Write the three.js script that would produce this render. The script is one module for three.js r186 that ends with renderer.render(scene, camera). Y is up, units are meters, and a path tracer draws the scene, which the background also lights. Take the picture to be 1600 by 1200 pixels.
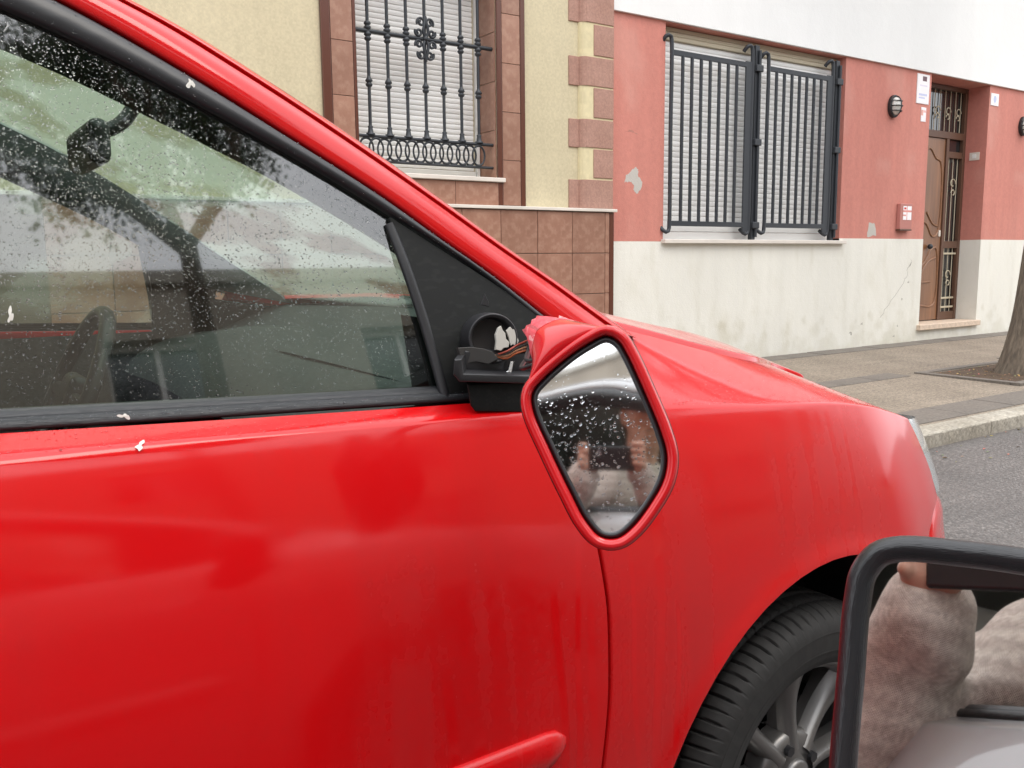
import * as THREE from 'three';
import { mergeGeometries, mergeVertices, toCreasedNormals } from 'three/addons/utils/BufferGeometryUtils.js';
import { RoundedBoxGeometry } from 'three/addons/geometries/RoundedBoxGeometry.js';
import { MarchingCubes } from 'three/addons/objects/MarchingCubes.js';

// ---------------------------------------------------------------- camera, sky, sun, exposure
const scene = new THREE.Scene();
const EYE = new THREE.Vector3(0, 1.17, 0);
const camera = new THREE.PerspectiveCamera(47.14, 4 / 3, 0.01, 600);
camera.position.copy(EYE);
camera.up.set(0.08692, 0.99022, -0.10915);
camera.lookAt(EYE.clone().add(new THREE.Vector3(0.55849, -0.13916, -0.81775)));
const renderer = new THREE.WebGLRenderer({ antialias: true });
renderer.toneMapping = THREE.LinearToneMapping;
renderer.toneMappingExposure = 1.24;
renderer.shadowMap.enabled = true;

function rnd(seed) {
  let a = seed >>> 0;
  return () => { a = (a + 0x6D2B79F5) | 0; let t = Math.imul(a ^ (a >>> 15), 1 | a); t = (t + Math.imul(t ^ (t >>> 7), 61 | t)) ^ t; return ((t ^ (t >>> 14)) >>> 0) / 4294967296; };
}
const LAT = new Float32Array(4096); { const r = rnd(77); for (let i = 0; i < 4096; i++) LAT[i] = r(); }
const lat = (x, y, s) => LAT[(Math.imul(x, 73856093) ^ Math.imul(y, 19349663) ^ Math.imul(s, 83492791)) >>> 3 & 4095];
const sm = t => t * t * (3 - 2 * t);
function vnoise(x, y, px, py, s) {            // periodic value noise
  const xi = Math.floor(x), yi = Math.floor(y), fx = sm(x - xi), fy = sm(y - yi);
  const x0 = ((xi % px) + px) % px, x1 = (x0 + 1) % px, y0 = ((yi % py) + py) % py, y1 = (y0 + 1) % py;
  const a = lat(x0, y0, s), b = lat(x1, y0, s), c = lat(x0, y1, s), d = lat(x1, y1, s);
  return a + (b - a) * fx + (c - a) * fy + (a - b - c + d) * fx * fy;
}
function fbm(u, v, px, py, oct, s = 1) {      // u, v in 0..1, px by py cells at the first octave
  let t = 0, w = 0.5, n = 0;
  for (let i = 0; i < oct; i++) { t += w * vnoise(u * px, v * py, px, py, s + i * 7); n += w; w *= 0.5; px *= 2; py *= 2; }
  return t / n;
}
const clamp = (x, a = 0, b = 1) => Math.min(b, Math.max(a, x));
const mix = (a, b, t) => a + (b - a) * t;
const ss = (a, b, x) => sm(clamp((x - a) / (b - a)));

// overcast sky: brighter overhead, soft cloud bellies
{
  const w = 512, h = 256, d = new Float32Array(w * h * 4);
  for (let j = 0; j < h; j++) for (let i = 0; i < w; i++) {
    const el = ((j + 0.5) / h - 0.5) * Math.PI, up = Math.max(0, Math.sin(el));
    const c = fbm(i / w, j / h, 6, 5, 5, 3);
    const l = (0.62 + 0.5 * up) * (0.80 + 0.42 * c) * 2.15, k = (j * w + i) * 4;
    d[k] = l * 0.975; d[k + 1] = l * 0.995; d[k + 2] = l * 1.03; d[k + 3] = 1;
  }
  const sky = new THREE.DataTexture(d, w, h, THREE.RGBAFormat, THREE.FloatType);
  sky.mapping = THREE.EquirectangularReflectionMapping; sky.magFilter = THREE.LinearFilter; sky.needsUpdate = true;
  scene.background = sky; scene.environment = sky;
}
const sun = new THREE.DirectionalLight(0xfff4e6, 0.9);
sun.position.set(6, 20, 9); sun.target.position.set(2, 0, -3);
sun.castShadow = true; sun.shadow.radius = 50; sun.shadow.mapSize.set(2048, 2048);
Object.assign(sun.shadow.camera, { left: -16, right: 16, top: 16, bottom: -16, near: 1, far: 60 });
scene.add(sun, sun.target);

// ---------------------------------------------------------------- helpers
const V = (x, y, z) => new THREE.Vector3(x, y, z);
const WORLD = new WeakMap();
const taken = new Map();
function numbered(name) { const n = taken.get(name) || 0; taken.set(name, n + 1); return n ? `${name}_${String(n).padStart(3, '0')}` : name; }
function tag(o, label, category, group) { o.userData.label = label; o.userData.category = category; if (group) o.userData.group = group; return o; }
function thing(name, label, category, [x, y, z], group) {
  const o = new THREE.Group(); o.name = numbered(name); o.position.set(x, y, z); WORLD.set(o, V(x, y, z)); scene.add(o); tag(o, label, category, group); return o;
}
// geometry in world coordinates when pos is left out, else about its own origin placed at the world point pos
function add(parent, name, geo, mat, pos, rot) {
  const m = new THREE.Mesh(geo, mat); m.name = parent === scene ? numbered(name) : name; m.castShadow = m.receiveShadow = true;
  const p = pos ? V(...pos) : V(0, 0, 0), base = parent === scene ? V(0, 0, 0) : WORLD.get(parent);
  m.position.copy(p).sub(base); if (rot) m.rotation.set(...rot);
  WORLD.set(m, p); parent.add(m); return m;
}
function group(parent, name, pos) { const g = new THREE.Group(); g.name = name; const p = V(...pos); g.position.copy(p).sub(WORLD.get(parent)); WORLD.set(g, p); parent.add(g); return g; }
function structure(name, geo, mat) { const m = add(scene, name, geo, mat); m.userData.kind = 'structure'; m.userData.label = undefined; delete m.userData.label; return m; }
function metreUV(g) {                           // uv in metres, seen along the axis that a face looks along
  const p = g.attributes.position, n = g.attributes.normal, uv = new Float32Array(p.count * 2);
  for (let i = 0; i < p.count; i++) {
    const ax = Math.abs(n.getX(i)), ay = Math.abs(n.getY(i)), az = Math.abs(n.getZ(i)), x = p.getX(i), y = p.getY(i), z = p.getZ(i);
    if (ay >= ax && ay >= az) { uv[2 * i] = x; uv[2 * i + 1] = z; } else if (ax > az) { uv[2 * i] = z; uv[2 * i + 1] = y; } else { uv[2 * i] = x; uv[2 * i + 1] = y; }
  }
  g.setAttribute('uv', new THREE.BufferAttribute(uv, 2)); return g;
}
const box = (x0, x1, y0, y1, z0, z1) => { const g = new THREE.BoxGeometry(x1 - x0, y1 - y0, z1 - z0); g.translate((x0 + x1) / 2, (y0 + y1) / 2, (z0 + z1) / 2); return metreUV(g); };
const rbox = (w, h, d, r = 0.004, seg = 1) => metreUV(new RoundedBoxGeometry(w, h, d, seg, Math.min(r, w / 2.01, h / 2.01, d / 2.01)));
const rbw = (x0, x1, y0, y1, z0, z1, r = 0.004, seg = 1) => { const g = new RoundedBoxGeometry(x1 - x0, y1 - y0, z1 - z0, seg, r); g.translate((x0 + x1) / 2, (y0 + y1) / 2, (z0 + z1) / 2); return metreUV(g); };
const plain = g => { const o = g.index ? g.toNonIndexed() : g; for (const k of Object.keys(o.attributes)) if (!['position', 'normal', 'uv'].includes(k)) o.deleteAttribute(k); return o; };
const merge = list => mergeGeometries(list.map(plain));
function tube(pts, r, seg = 24, rad = 8, closed = false) { return new THREE.TubeGeometry(new THREE.CatmullRomCurve3(pts.map(p => p.isVector3 ? p : V(...p)), closed, 'centripetal'), seg, r, rad, closed); }
function rod(a, b, r0, r1 = r0, seg = 10) {
  const A = V(...a), B = V(...b), d = B.clone().sub(A), g = new THREE.CylinderGeometry(r1, r0, d.length(), seg, 1);
  g.applyQuaternion(new THREE.Quaternion().setFromUnitVectors(V(0, 1, 0), d.clone().normalize())); g.translate(...A.add(B).multiplyScalar(0.5).toArray()); return g;
}
function spl(pts) {                             // monotone cubic through sorted [x, y] pairs, straight beyond the ends
  const n = pts.length, m = new Array(n), dx = [], dy = [];
  for (let i = 0; i < n - 1; i++) { dx[i] = pts[i + 1][0] - pts[i][0]; dy[i] = (pts[i + 1][1] - pts[i][1]) / dx[i]; }
  m[0] = dy[0]; m[n - 1] = dy[n - 2];
  for (let i = 1; i < n - 1; i++) m[i] = dy[i - 1] * dy[i] <= 0 ? 0 : 3 * (dx[i - 1] + dx[i]) / ((2 * dx[i] + dx[i - 1]) / dy[i - 1] + (dx[i] + 2 * dx[i - 1]) / dy[i]);
  return x => {
    if (x <= pts[0][0]) return pts[0][1] + m[0] * (x - pts[0][0]);
    if (x >= pts[n - 1][0]) return pts[n - 1][1] + m[n - 1] * (x - pts[n - 1][0]);
    let i = 0; while (x > pts[i + 1][0]) i++;
    const t = (x - pts[i][0]) / dx[i], t2 = t * t, t3 = t2 * t;
    return (2 * t3 - 3 * t2 + 1) * pts[i][1] + (t3 - 2 * t2 + t) * dx[i] * m[i] + (3 * t2 - 2 * t3) * pts[i + 1][1] + (t3 - t2) * dx[i] * m[i + 1];
  };
}
function line(pts, smooth = true) {             // a 2-D curve u -> [x, y] through points, by length
  const L = [0]; for (let i = 1; i < pts.length; i++) L[i] = L[i - 1] + Math.hypot(pts[i][0] - pts[i - 1][0], pts[i][1] - pts[i - 1][1]);
  const T = L[L.length - 1];
  if (smooth && pts.length > 2) { const fx = spl(pts.map((p, i) => [L[i] / T, p[0]])), fy = spl(pts.map((p, i) => [L[i] / T, p[1]])); return u => [fx(u), fy(u)]; }
  return u => { let i = 0; while (i < pts.length - 2 && u * T > L[i + 1]) i++; const t = (u * T - L[i]) / (L[i + 1] - L[i]); return [mix(pts[i][0], pts[i + 1][0], t), mix(pts[i][1], pts[i + 1][1], t)]; };
}
function grid(nu, nv, f) {                       // a sheet of (nu+1) by (nv+1) points, smooth
  const pos = [], uv = [], idx = [];
  for (let j = 0; j <= nv; j++) for (let i = 0; i <= nu; i++) { const p = f(i / nu, j / nv); pos.push(p[0], p[1], p[2]); uv.push(p.length > 3 ? p[3] : i / nu, p.length > 3 ? p[4] : j / nv); }
  for (let j = 0; j < nv; j++) for (let i = 0; i < nu; i++) { const a = j * (nu + 1) + i, b = a + 1, c = a + nu + 1, d = c + 1; idx.push(a, b, d, a, d, c); }
  const g = new THREE.BufferGeometry(); g.setAttribute('position', new THREE.Float32BufferAttribute(pos, 3)); g.setAttribute('uv', new THREE.Float32BufferAttribute(uv, 2)); g.setIndex(idx); g.computeVertexNormals(); return g;
}
function mirrored(g) {                           // the same part for the other side (z -> -z)
  const o = g.clone(); o.scale(1, 1, -1);
  const n = o.attributes.normal; for (let i = 0; i < n.count; i++) n.setXYZ(i, n.getX(i), n.getY(i), n.getZ(i));
  if (o.index) { const a = o.index.array; for (let i = 0; i < a.length; i += 3) { const t = a[i + 1]; a[i + 1] = a[i + 2]; a[i + 2] = t; } }
  else for (const k of Object.keys(o.attributes)) { const at = o.attributes[k], s = at.itemSize, a = at.array; for (let i = 0; i < at.count; i += 3) for (let c = 0; c < s; c++) { const t = a[(i + 1) * s + c]; a[(i + 1) * s + c] = a[(i + 2) * s + c]; a[(i + 2) * s + c] = t; } }
  return o;
}

// ---------------------------------------------------------------- textures and materials
function dataTex(w, h, f, srgb, size) {
  const d = new Uint8Array(w * h * 4);
  for (let j = 0; j < h; j++) for (let i = 0; i < w; i++) { const c = f(i / w, j / h), k = (j * w + i) * 4; if (typeof c === 'number') { d[k] = d[k + 1] = d[k + 2] = clamp(c) * 255; } else { d[k] = clamp(c[0]) * 255; d[k + 1] = clamp(c[1]) * 255; d[k + 2] = clamp(c[2]) * 255; } d[k + 3] = 255; }
  const t = new THREE.DataTexture(d, w, h); t.wrapS = t.wrapT = THREE.RepeatWrapping; t.magFilter = THREE.LinearFilter; t.minFilter = THREE.LinearMipmapLinearFilter; t.generateMipmaps = true;
  if (srgb) t.colorSpace = THREE.SRGBColorSpace; if (size) t.repeat.set(1 / size[0], 1 / size[1]); t.needsUpdate = true; return t;
}
const S = (r, g, b) => [r / 255, g / 255, b / 255];
const lerp3 = (a, b, t) => [mix(a[0], b[0], t), mix(a[1], b[1], t), mix(a[2], b[2], t)];
const mul3 = (a, k) => [a[0] * k, a[1] * k, a[2] * k];
const std = o => new THREE.MeshStandardMaterial(o);
const phy = o => new THREE.MeshPhysicalMaterial(o);
const rgb = (r, g, b) => new THREE.Color().setRGB(r, g, b);
const grainB = dataTex(512, 512, (u, v) => 0.55 * fbm(u, v, 90, 90, 3, 11) + 0.45 * fbm(u, v, 12, 12, 3, 5), false, [0.6, 0.6]);
const M = {};
M.beige = std({ map: dataTex(1024, 1024, (u, v) => { const n = fbm(u, v, 4, 4, 5, 21), g = fbm(u, v, 160, 160, 2, 9), st = fbm(u, v, 26, 2, 3, 31); return mul3(lerp3(S(194, 183, 153), S(207, 196, 166), n), 0.93 + 0.09 * g + 0.04 * st); }, true, [2.2, 2.2]), bumpMap: grainB, bumpScale: 0.0012, roughness: 0.93 });
M.beigeTrim = std({ map: dataTex(256, 256, (u, v) => mul3(S(216, 204, 166), 0.93 + 0.1 * fbm(u, v, 20, 20, 4, 2)), true, [0.7, 0.7]), bumpMap: grainB, bumpScale: 0.002, roughness: 0.9 });
M.pink = std({ map: dataTex(1024, 1024, (u, v) => { const n = fbm(u, v, 5, 4, 5, 41), st = fbm(u, v, 22, 2, 4, 43), g = fbm(u, v, 120, 120, 2, 4), w = ss(0.5, 0.8, fbm(u, v, 9, 7, 5, 47)); return lerp3(mul3(lerp3(S(194, 124, 112), S(206, 138, 125), n), 0.9 + 0.12 * st + 0.05 * g), S(204, 158, 146), 0.35 * w); }, true, [3.1, 3.1]), bumpMap: grainB, bumpScale: 0.003, roughness: 0.9 });
M.white = std({ map: dataTex(1024, 1024, (u, v) => { const n = fbm(u, v, 4, 4, 5, 51), st = fbm(u, v, 30, 2, 4, 53), d = ss(0.52, 0.85, fbm(u, v, 6, 4, 6, 57)), f = ss(0.55, 0.9, fbm(u, v, 30, 9, 5, 59)); return lerp3(mul3(S(230, 228, 219), 0.92 + 0.06 * n + 0.05 * st), S(186, 180, 160), 0.4 * d + 0.2 * f + 0.26 * ss(0.40, 0.80, fbm(u, v, 34, 30, 5, 67) + 0.38 - v * 3.7 * 0.95 * (v < 0.6 ? 1 : 0) - (v < 0.6 ? 0 : 1))); }, true, [3.7, 3.7]), bumpMap: grainB, bumpScale: 0.003, roughness: 0.88 });
M.whiteUp = std({ map: dataTex(512, 512, (u, v) => mul3(S(237, 237, 236), 0.93 + 0.06 * fbm(u, v, 3, 3, 5, 61) + 0.03 * fbm(u, v, 16, 2, 3, 63)), true, [4.3, 4.3]), bumpMap: grainB, bumpScale: 0.002, roughness: 0.88 });
const tileTex = dataTex(1024, 1024, (u, v) => { const n = fbm(u, v, 9, 9, 5, 71), m = fbm(u, v, 40, 40, 4, 73), r = Math.abs(fbm(u, v, 14, 14, 4, 75) - 0.5) * 2; return lerp3(lerp3(S(132, 92, 75), S(158, 117, 98), n), S(180, 146, 126), 0.4 * ss(0.35, 0.85, m) + 0.14 * (1 - r)); }, true, [1.3, 1.3]);
M.tile = [0.92, 1.0, 1.06].map(k => phy({ map: tileTex, color: rgb(k, k, k), roughness: 0.34, bumpMap: grainB, bumpScale: 0.0008 }));
M.listel = phy({ color: rgb(0.105, 0.034, 0.020), roughness: 0.24 });
M.grout = std({ color: rgb(0.15, 0.11, 0.085), roughness: 0.95 });
M.quoin = std({ map: dataTex(512, 512, (u, v) => mul3(lerp3(S(162, 124, 110), S(178, 140, 126), fbm(u, v, 6, 6, 4, 81)), 0.9 + 0.16 * fbm(u, v, 100, 100, 2, 83)), true, [1.1, 1.1]), bumpMap: grainB, bumpScale: 0.003, roughness: 0.92 });
M.marble = std({ map: dataTex(256, 256, (u, v) => mul3(S(222, 214, 204), 0.9 + 0.13 * fbm(u, v, 5, 5, 5, 91)), true, [0.9, 0.9]), roughness: 0.5 });
M.slat = [0.95, 1, 1.04].map((k, i) => std({ color: rgb(0.83 * k, 0.825 * k, 0.81 * k), roughness: 0.5 }));
M.slatOld = std({ color: rgb(0.52, 0.46, 0.34), roughness: 0.7 });
M.iron = std({ color: rgb(0.030, 0.034, 0.040), roughness: 0.5, metalness: 0.2 });
M.ironB = std({ color: rgb(0.032, 0.036, 0.043), roughness: 0.5, metalness: 0.15 });
M.doorWood = phy({ map: dataTex(512, 512, (u, v) => { const g = fbm(u, v, 60, 4, 4, 101), n = fbm(u, v, 7, 3, 4, 103); return mul3(lerp3(S(112, 76, 50), S(138, 96, 64), g), 0.85 + 0.3 * n); }, true, [0.8, 1.6]), roughness: 0.42, clearcoat: 0.3, clearcoatRoughness: 0.3 });
M.doorFrame = std({ color: rgb(0.115, 0.058, 0.036), roughness: 0.5 });
M.darkGlass = phy({ color: rgb(0.02, 0.022, 0.024), roughness: 0.08, clearcoat: 1, clearcoatRoughness: 0.03 });
M.step = std({ map: dataTex(256, 256, (u, v) => mul3(S(206, 186, 166), 0.88 + 0.2 * fbm(u, v, 30, 30, 4, 111)), true, [0.6, 0.6]), roughness: 0.7 });
const asphB = dataTex(512, 512, (u, v) => 0.7 * fbm(u, v, 110, 110, 2, 121) + 0.3 * fbm(u, v, 30, 30, 3, 123), false, [0.9, 0.9]);
M.asphalt = std({ map: dataTex(1024, 1024, (u, v) => { const n = fbm(u, v, 5, 5, 5, 125), g = fbm(u, v, 240, 240, 2, 127), s = g > 0.72 ? 0.3 : 0; return mul3(lerp3(S(84, 80, 78), S(105, 100, 97), n), 0.72 + 0.5 * g + s * 0.5); }, true, [1.9, 1.9]), bumpMap: asphB, bumpScale: 0.006, roughness: 0.62, roughnessMap: dataTex(256, 256, (u, v) => 0.72 + 0.28 * fbm(u, v, 6, 6, 4, 129), false, [2.3, 2.3]) });
M.aggregate = std({ map: dataTex(1024, 1024, (u, v) => { const n = fbm(u, v, 6, 6, 5, 131), g = fbm(u, v, 130, 130, 3, 133), h = fbm(u, v, 260, 260, 1, 135); return mul3(lerp3(S(122, 111, 98), S(145, 133, 118), n), 0.62 + 0.42 * g + 0.3 * h); }, true, [1.7, 1.7]), bumpMap: asphB, bumpScale: 0.006, roughness: 0.8 });
M.paver = std({ map: dataTex(512, 512, (u, v) => mul3(lerp3(S(98, 92, 86), S(118, 110, 101), fbm(u, v, 5, 5, 5, 141)), 0.84 + 0.3 * fbm(u, v, 90, 90, 2, 143)), true, [1.2, 1.2]), bumpMap: grainB, bumpScale: 0.002, roughness: 0.7 });
M.kerb = [0, 1, 2].map(i => std({ map: dataTex(256, 256, (u, v) => mul3(lerp3(S(150, 142, 128), S(186, 180, 168), fbm(u, v, 4, 4, 5, 151 + i * 9)), 0.74 + 0.42 * fbm(u, v, 50, 50, 3, 153 + i)), true, [0.7, 0.7]), bumpMap: grainB, bumpScale: 0.005, roughness: 0.85 }));
M.soil = std({ map: dataTex(256, 256, (u, v) => mul3(lerp3(S(74, 60, 48), S(104, 84, 66), fbm(u, v, 10, 10, 4, 161)), 0.7 + 0.5 * fbm(u, v, 60, 60, 2, 163)), true, [0.5, 0.5]), bumpMap: asphB, bumpScale: 0.02, roughness: 0.97 });
M.bark = std({ map: dataTex(512, 512, (u, v) => mul3(lerp3(S(88, 78, 68), S(124, 112, 98), fbm(u, v, 18, 5, 5, 171)), 0.72 + 0.45 * fbm(u, v, 40, 16, 3, 173)), true, [0.5, 0.8]), bumpMap: dataTex(256, 256, (u, v) => fbm(u, v, 24, 6, 4, 175), false, [0.5, 0.8]), bumpScale: 0.018, roughness: 0.95 });

// ---------------------------------------------------------------- road, kerb, pavements
const ZW = -6.13, ZK = -2.93;                        // house fronts; face of the far kerb
const walkY = z => mix(0.085, 0.13, clamp((ZK - z) / (ZK - ZW)));
{
  structure('road', metreUV(new THREE.PlaneGeometry(300, 300).rotateX(-Math.PI / 2)), M.asphalt);
  // far pavement: sloping slab with bands of smooth grey pavers
  const pave = (z0, z1, dy, x0 = -14, x1 = 22) => { const g = new THREE.BufferGeometry(), a = walkY(z0) + dy, b = walkY(z1) + dy;
    g.setAttribute('position', new THREE.Float32BufferAttribute([x0, a, z0, x1, a, z0, x1, b, z1, x0, b, z1, x0, 0.01, z0, x1, 0.01, z0], 3));
    g.setIndex([0, 1, 2, 0, 2, 3, 4, 5, 1, 4, 1, 0]); const n = g.toNonIndexed(); n.computeVertexNormals(); return metreUV(n); };
  const walk = structure('pavement', pave(-3.10, ZW - 0.02, 0), M.aggregate);
  const rp = rnd(5);
  for (const [z0, z1, w] of [[-3.14, -3.46, 0.62], [-4.43, -4.67, 0.48], [-5.87, -6.128, 0.5]])
    for (let x = 1.6; x < 14; x += w) { if (z0 === -4.43 && x > 7.2 && x < 9.1) continue;
      const zc = (z0 + z1) / 2, b = add(walk, 'paving_slab', rbox(w - 0.012, 0.03, z0 - z1 - 0.01, 0.004), M.paver, [x + w / 2, walkY(zc) - 0.009 + (rp() - 0.5) * 0.003, zc], [0.0141, 0, 0]); }
  // tree pit
  add(walk, 'tree_pit', box(7.62, 8.95, 0.05, 0.106, -4.44, -3.66), M.soil);
  for (const [x0, x1, z0, z1] of [[7.54, 9.03, -4.52, -4.445], [7.54, 9.03, -3.655, -3.58], [7.54, 7.615, -4.443, -3.657]]) add(walk, 'pit_edging', rbw(x0, x1, 0.04, 0.121, z0, z1, 0.006), M.paver);
  const k = structure('kerb', box(-14, 22, -0.05, 0.04, -3.13, ZK - 0.03), M.kerb[0]);
  const rk = rnd(8); let i = 0;
  for (let x = 0.18; x < 14; i++) { const w = 0.86 + rk() * 0.16; add(k, 'kerb_stone', rbox(w - 0.008, 0.13, 0.185, 0.012, 2), M.kerb[i % 3], [x + w / 2, 0.026 + (rk() - 0.5) * 0.008, ZK - 0.0925 + (rk() - 0.5) * 0.008], [0, (rk() - 0.5) * 0.008, 0]); x += w; }
  // pavement of the other side of the street, behind the camera
  const near = structure('pavement', box(-14, 22, -0.02, 0.11, 3.2, 8.02), M.aggregate);
  const kn = structure('kerb', box(-14, 22, -0.03, 0.114, 3.02, 3.198), M.kerb[1]);
  // fallen leaves and litter in the gutter
  const g = new THREE.BufferGeometry().setAttribute('position', new THREE.Float32BufferAttribute([-0.5, 0, 0, 0, 0.16, 0.3, 0.5, 0.02, 0, 0, 0.1, -0.3], 3)); g.setIndex([0, 1, 2, 0, 2, 3]); g.computeVertexNormals();
  const lm = std({ color: rgb(0.30, 0.22, 0.12), roughness: 0.9 }), litter = new THREE.InstancedMesh(g, lm, 260), rl = rnd(91), q = new THREE.Object3D();
  for (let j = 0; j < 260; j++) { const inG = j < 150; q.position.set(3 + rl() * 8, inG ? 0.004 : 0.112, inG ? ZK + 0.03 + Math.pow(rl(), 2) * 0.35 : -3.66 - rl() * 0.8); if (!inG) q.position.x = 7.65 + rl() * 1.2; q.rotation.set((rl() - 0.5) * 0.5, rl() * 7, (rl() - 0.5) * 0.4); const s = 0.012 + rl() * 0.03; q.scale.set(s, s, s * 0.8); q.updateMatrix(); litter.setMatrixAt(j, q.matrix); litter.setColorAt(j, rgb(0.6 + rl() * 0.9, 0.6 + rl() * 0.7, 0.6 + rl() * 0.5)); }
  litter.name = 'fallen_leaves'; litter.userData.kind = 'stuff'; tag(litter, 'dry brown leaf litter along the kerb gutter and in the tree pit', 'leaves'); litter.castShadow = litter.receiveShadow = true; scene.add(litter);
}

// ---------------------------------------------------------------- beige house with tiled dado and ornate grille
{
  const H = thing('beige_house', 'beige rendered house with brown tiled dado, quoins and ornate window grille', 'house', [1, 0.13, ZW]);
  const wx0 = 2.83, wx1 = 4.06, wy0 = 1.835, wy1 = 3.56, D = 0.3;
  add(H, 'wall', merge([box(-9, wx0, 0.05, 7.2, ZW - D, ZW), box(wx1, 4.902, 0.05, 7.2, ZW - D, ZW), box(wx0, wx1, 0.05, wy0, ZW - D, ZW), box(wx0, wx1, wy1, 7.2, ZW - D, ZW), box(wx0, wx1, wy0, wy1, ZW - D, ZW - D + 0.02)]), M.beige);
  // corner pilaster with rounded edge
  const sh = new THREE.Shape(); sh.moveTo(4.902, -0.3); sh.lineTo(4.902, 0.0); sh.quadraticCurveTo(4.908, 0.05, 4.96, 0.055); sh.lineTo(5.252, 0.055); sh.lineTo(5.252, -0.3); sh.closePath();
  const pg = new THREE.ExtrudeGeometry(sh, { depth: 7.07, bevelEnabled: false, curveSegments: 10 }); pg.rotateX(-Math.PI / 2); pg.scale(1, 1, -1);
  const pm = metreUV(toCreasedNormals(mirroredWinding(pg), 0.6)); pm.translate(0, 0.13, ZW); add(H, 'pilaster', pm, M.beigeTrim);
  for (const [y0, y1] of [[1.612, 1.858], [2.13, 2.368], [2.645, 2.885], [3.165, 3.41], [3.69, 3.93]]) {
    const q = add(H, 'quoin', rbw(4.945, 5.2535, y0, y1, ZW - 0.02, ZW + 0.063, 0.005), M.quoin); add(q, 'quoin_return', rbw(4.798, 4.955, y0, y1, ZW - 0.02, ZW + 0.012, 0.005), M.quoin);
    const c = new THREE.CylinderGeometry(0.058, 0.058, y1 - y0 - 0.002, 14, 1, false, Math.PI * 1.5, Math.PI / 2); c.translate(4.96, (y0 + y1) / 2, ZW + 0.004); add(q, 'quoin_corner', metreUV(c), M.quoin);
  }
  for (const [y0, y1] of [[1.874, 2.118], [2.384, 2.632], [2.90, 3.152], [3.425, 3.675]]) add(H, 'quoin', rbw(5.03, 5.2535, y0, y1, ZW + 0.02, ZW + 0.064, 0.005), M.quoin);
  // dado
  const dado = add(H, 'dado', box(-9, 5.2, 0.05, 1.583, ZW + 0.0005, ZW + 0.062), M.grout), rt = rnd(12);
  const tg = rbox(0.3645, 0.3495, 0.016, 0.003), tgn = rbox(0.046, 0.3495, 0.016, 0.003);
  for (let r = 0; r < 5; r++) for (let c = -1; c < 12; c++) { const x = 5.152 - (c + 0.5) * 0.3695, y = 1.4025 - r * 0.3545; if (y < 0.1) continue;
    if (c < 0) add(dado, 'tile', tgn, M.tile[(r * 3 + 1) % 3], [5.177, y, ZW + 0.0665]); else add(dado, 'tile', tg, M.tile[Math.floor(rt() * 3)], [x, y, ZW + 0.0665 + rt() * 0.001]); }
  add(H, 'corner_trim', rbw(5.202, 5.2535, 0.1, 1.582, ZW + 0.03, ZW + 0.078, 0.008, 2), M.listel);
  add(H, 'dado_cap', rbw(-9, 5.275, 1.5835, 1.61, ZW + 0.002, ZW + 0.098, 0.005, 2), M.marble);
  // tiled window surround
  const sur = add(H, 'window_surround', merge([box(2.571, wx0, 1.612, 3.8, ZW + 0.0005, ZW + 0.012), box(wx1, 4.331, 1.612, 3.8, ZW + 0.0005, ZW + 0.012), box(wx0, wx1, 1.612, 1.8, ZW + 0.0005, ZW + 0.012)]), M.grout);
  const wt = rbox(0.168, 0.3775, 0.014, 0.003), wl = rbox(0.176, 0.3775, 0.014, 0.003);
  const joints = []; for (let y = 1.98 - 0.381; y < 3.8; y += 0.381) joints.push(y);
  for (const y of joints) { add(sur, 'tile', y < 1.61 ? rbox(0.168, 0.36, 0.014, 0.003) : wt, M.tile[Math.floor(rt() * 3)], [2.727, y + (y < 1.61 ? 0.199 : 0.1905), ZW + 0.016]); add(sur, 'tile', y < 1.61 ? rbox(0.176, 0.36, 0.014, 0.003) : wl, M.tile[Math.floor(rt() * 3)], [4.193, y + (y < 1.61 ? 0.199 : 0.1905), ZW + 0.016]); }
  for (let i = 0; i < 3; i++) add(sur, 'tile', rbox(0.407, 0.182, 0.014, 0.003), M.tile[i], [2.83 + 0.41 * (i + 0.5), 1.705, ZW + 0.016]);
  for (const [a, b] of [[2.571, 2.64], [2.814, 2.838], [4.056, 4.102], [4.284, 4.331]]) add(sur, 'border_strip', rbw(a, b, 1.614, 3.8, ZW + 0.004, ZW + 0.027, 0.007, 2), M.listel);
  for (let y = wy0; y < wy1; y += 0.381) { const h = Math.min(0.379, wy1 - y); add(sur, 'reveal_tile', rbw(wx1 - 0.012, wx1 - 0.001, y + 0.001, y + h - 0.001, ZW - 0.27, ZW - 0.002, 0.003), M.tile[Math.floor(rt() * 3)]); add(sur, 'reveal_tile', rbw(wx0 + 0.001, wx0 + 0.012, y + 0.001, y + h - 0.001, ZW - 0.27, ZW - 0.002, 0.003), M.tile[Math.floor(rt() * 3)]); }
  add(H, 'window_sill', rbw(2.79, 4.115, 1.80, 1.8345, ZW - 0.26, ZW + 0.05, 0.006, 2), M.marble);
  // roller shutter
  const rs = add(H, 'roller_shutter', box(wx0 + 0.014, wx1 - 0.014, wy0 + 0.05, wy1 - 0.002, ZW - 0.275, ZW - 0.262), M.slatOld);
  const slat = slatGeo(wx1 - wx0 - 0.1, 0.0405);
  for (let i = 0; i < 41; i++) add(rs, 'slat', slat, M.slat[Math.floor(rt() * 3)], [3.43, 1.93 + i * 0.0408, ZW - 0.258]);
  for (const x of [wx0 + 0.028, wx1 - 0.032]) add(rs, 'guide_rail', rbw(x - 0.014, x + 0.014, wy0 + 0.002, wy1 - 0.004, ZW - 0.262, ZW - 0.225, 0.003), M.slat[1]);
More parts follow.
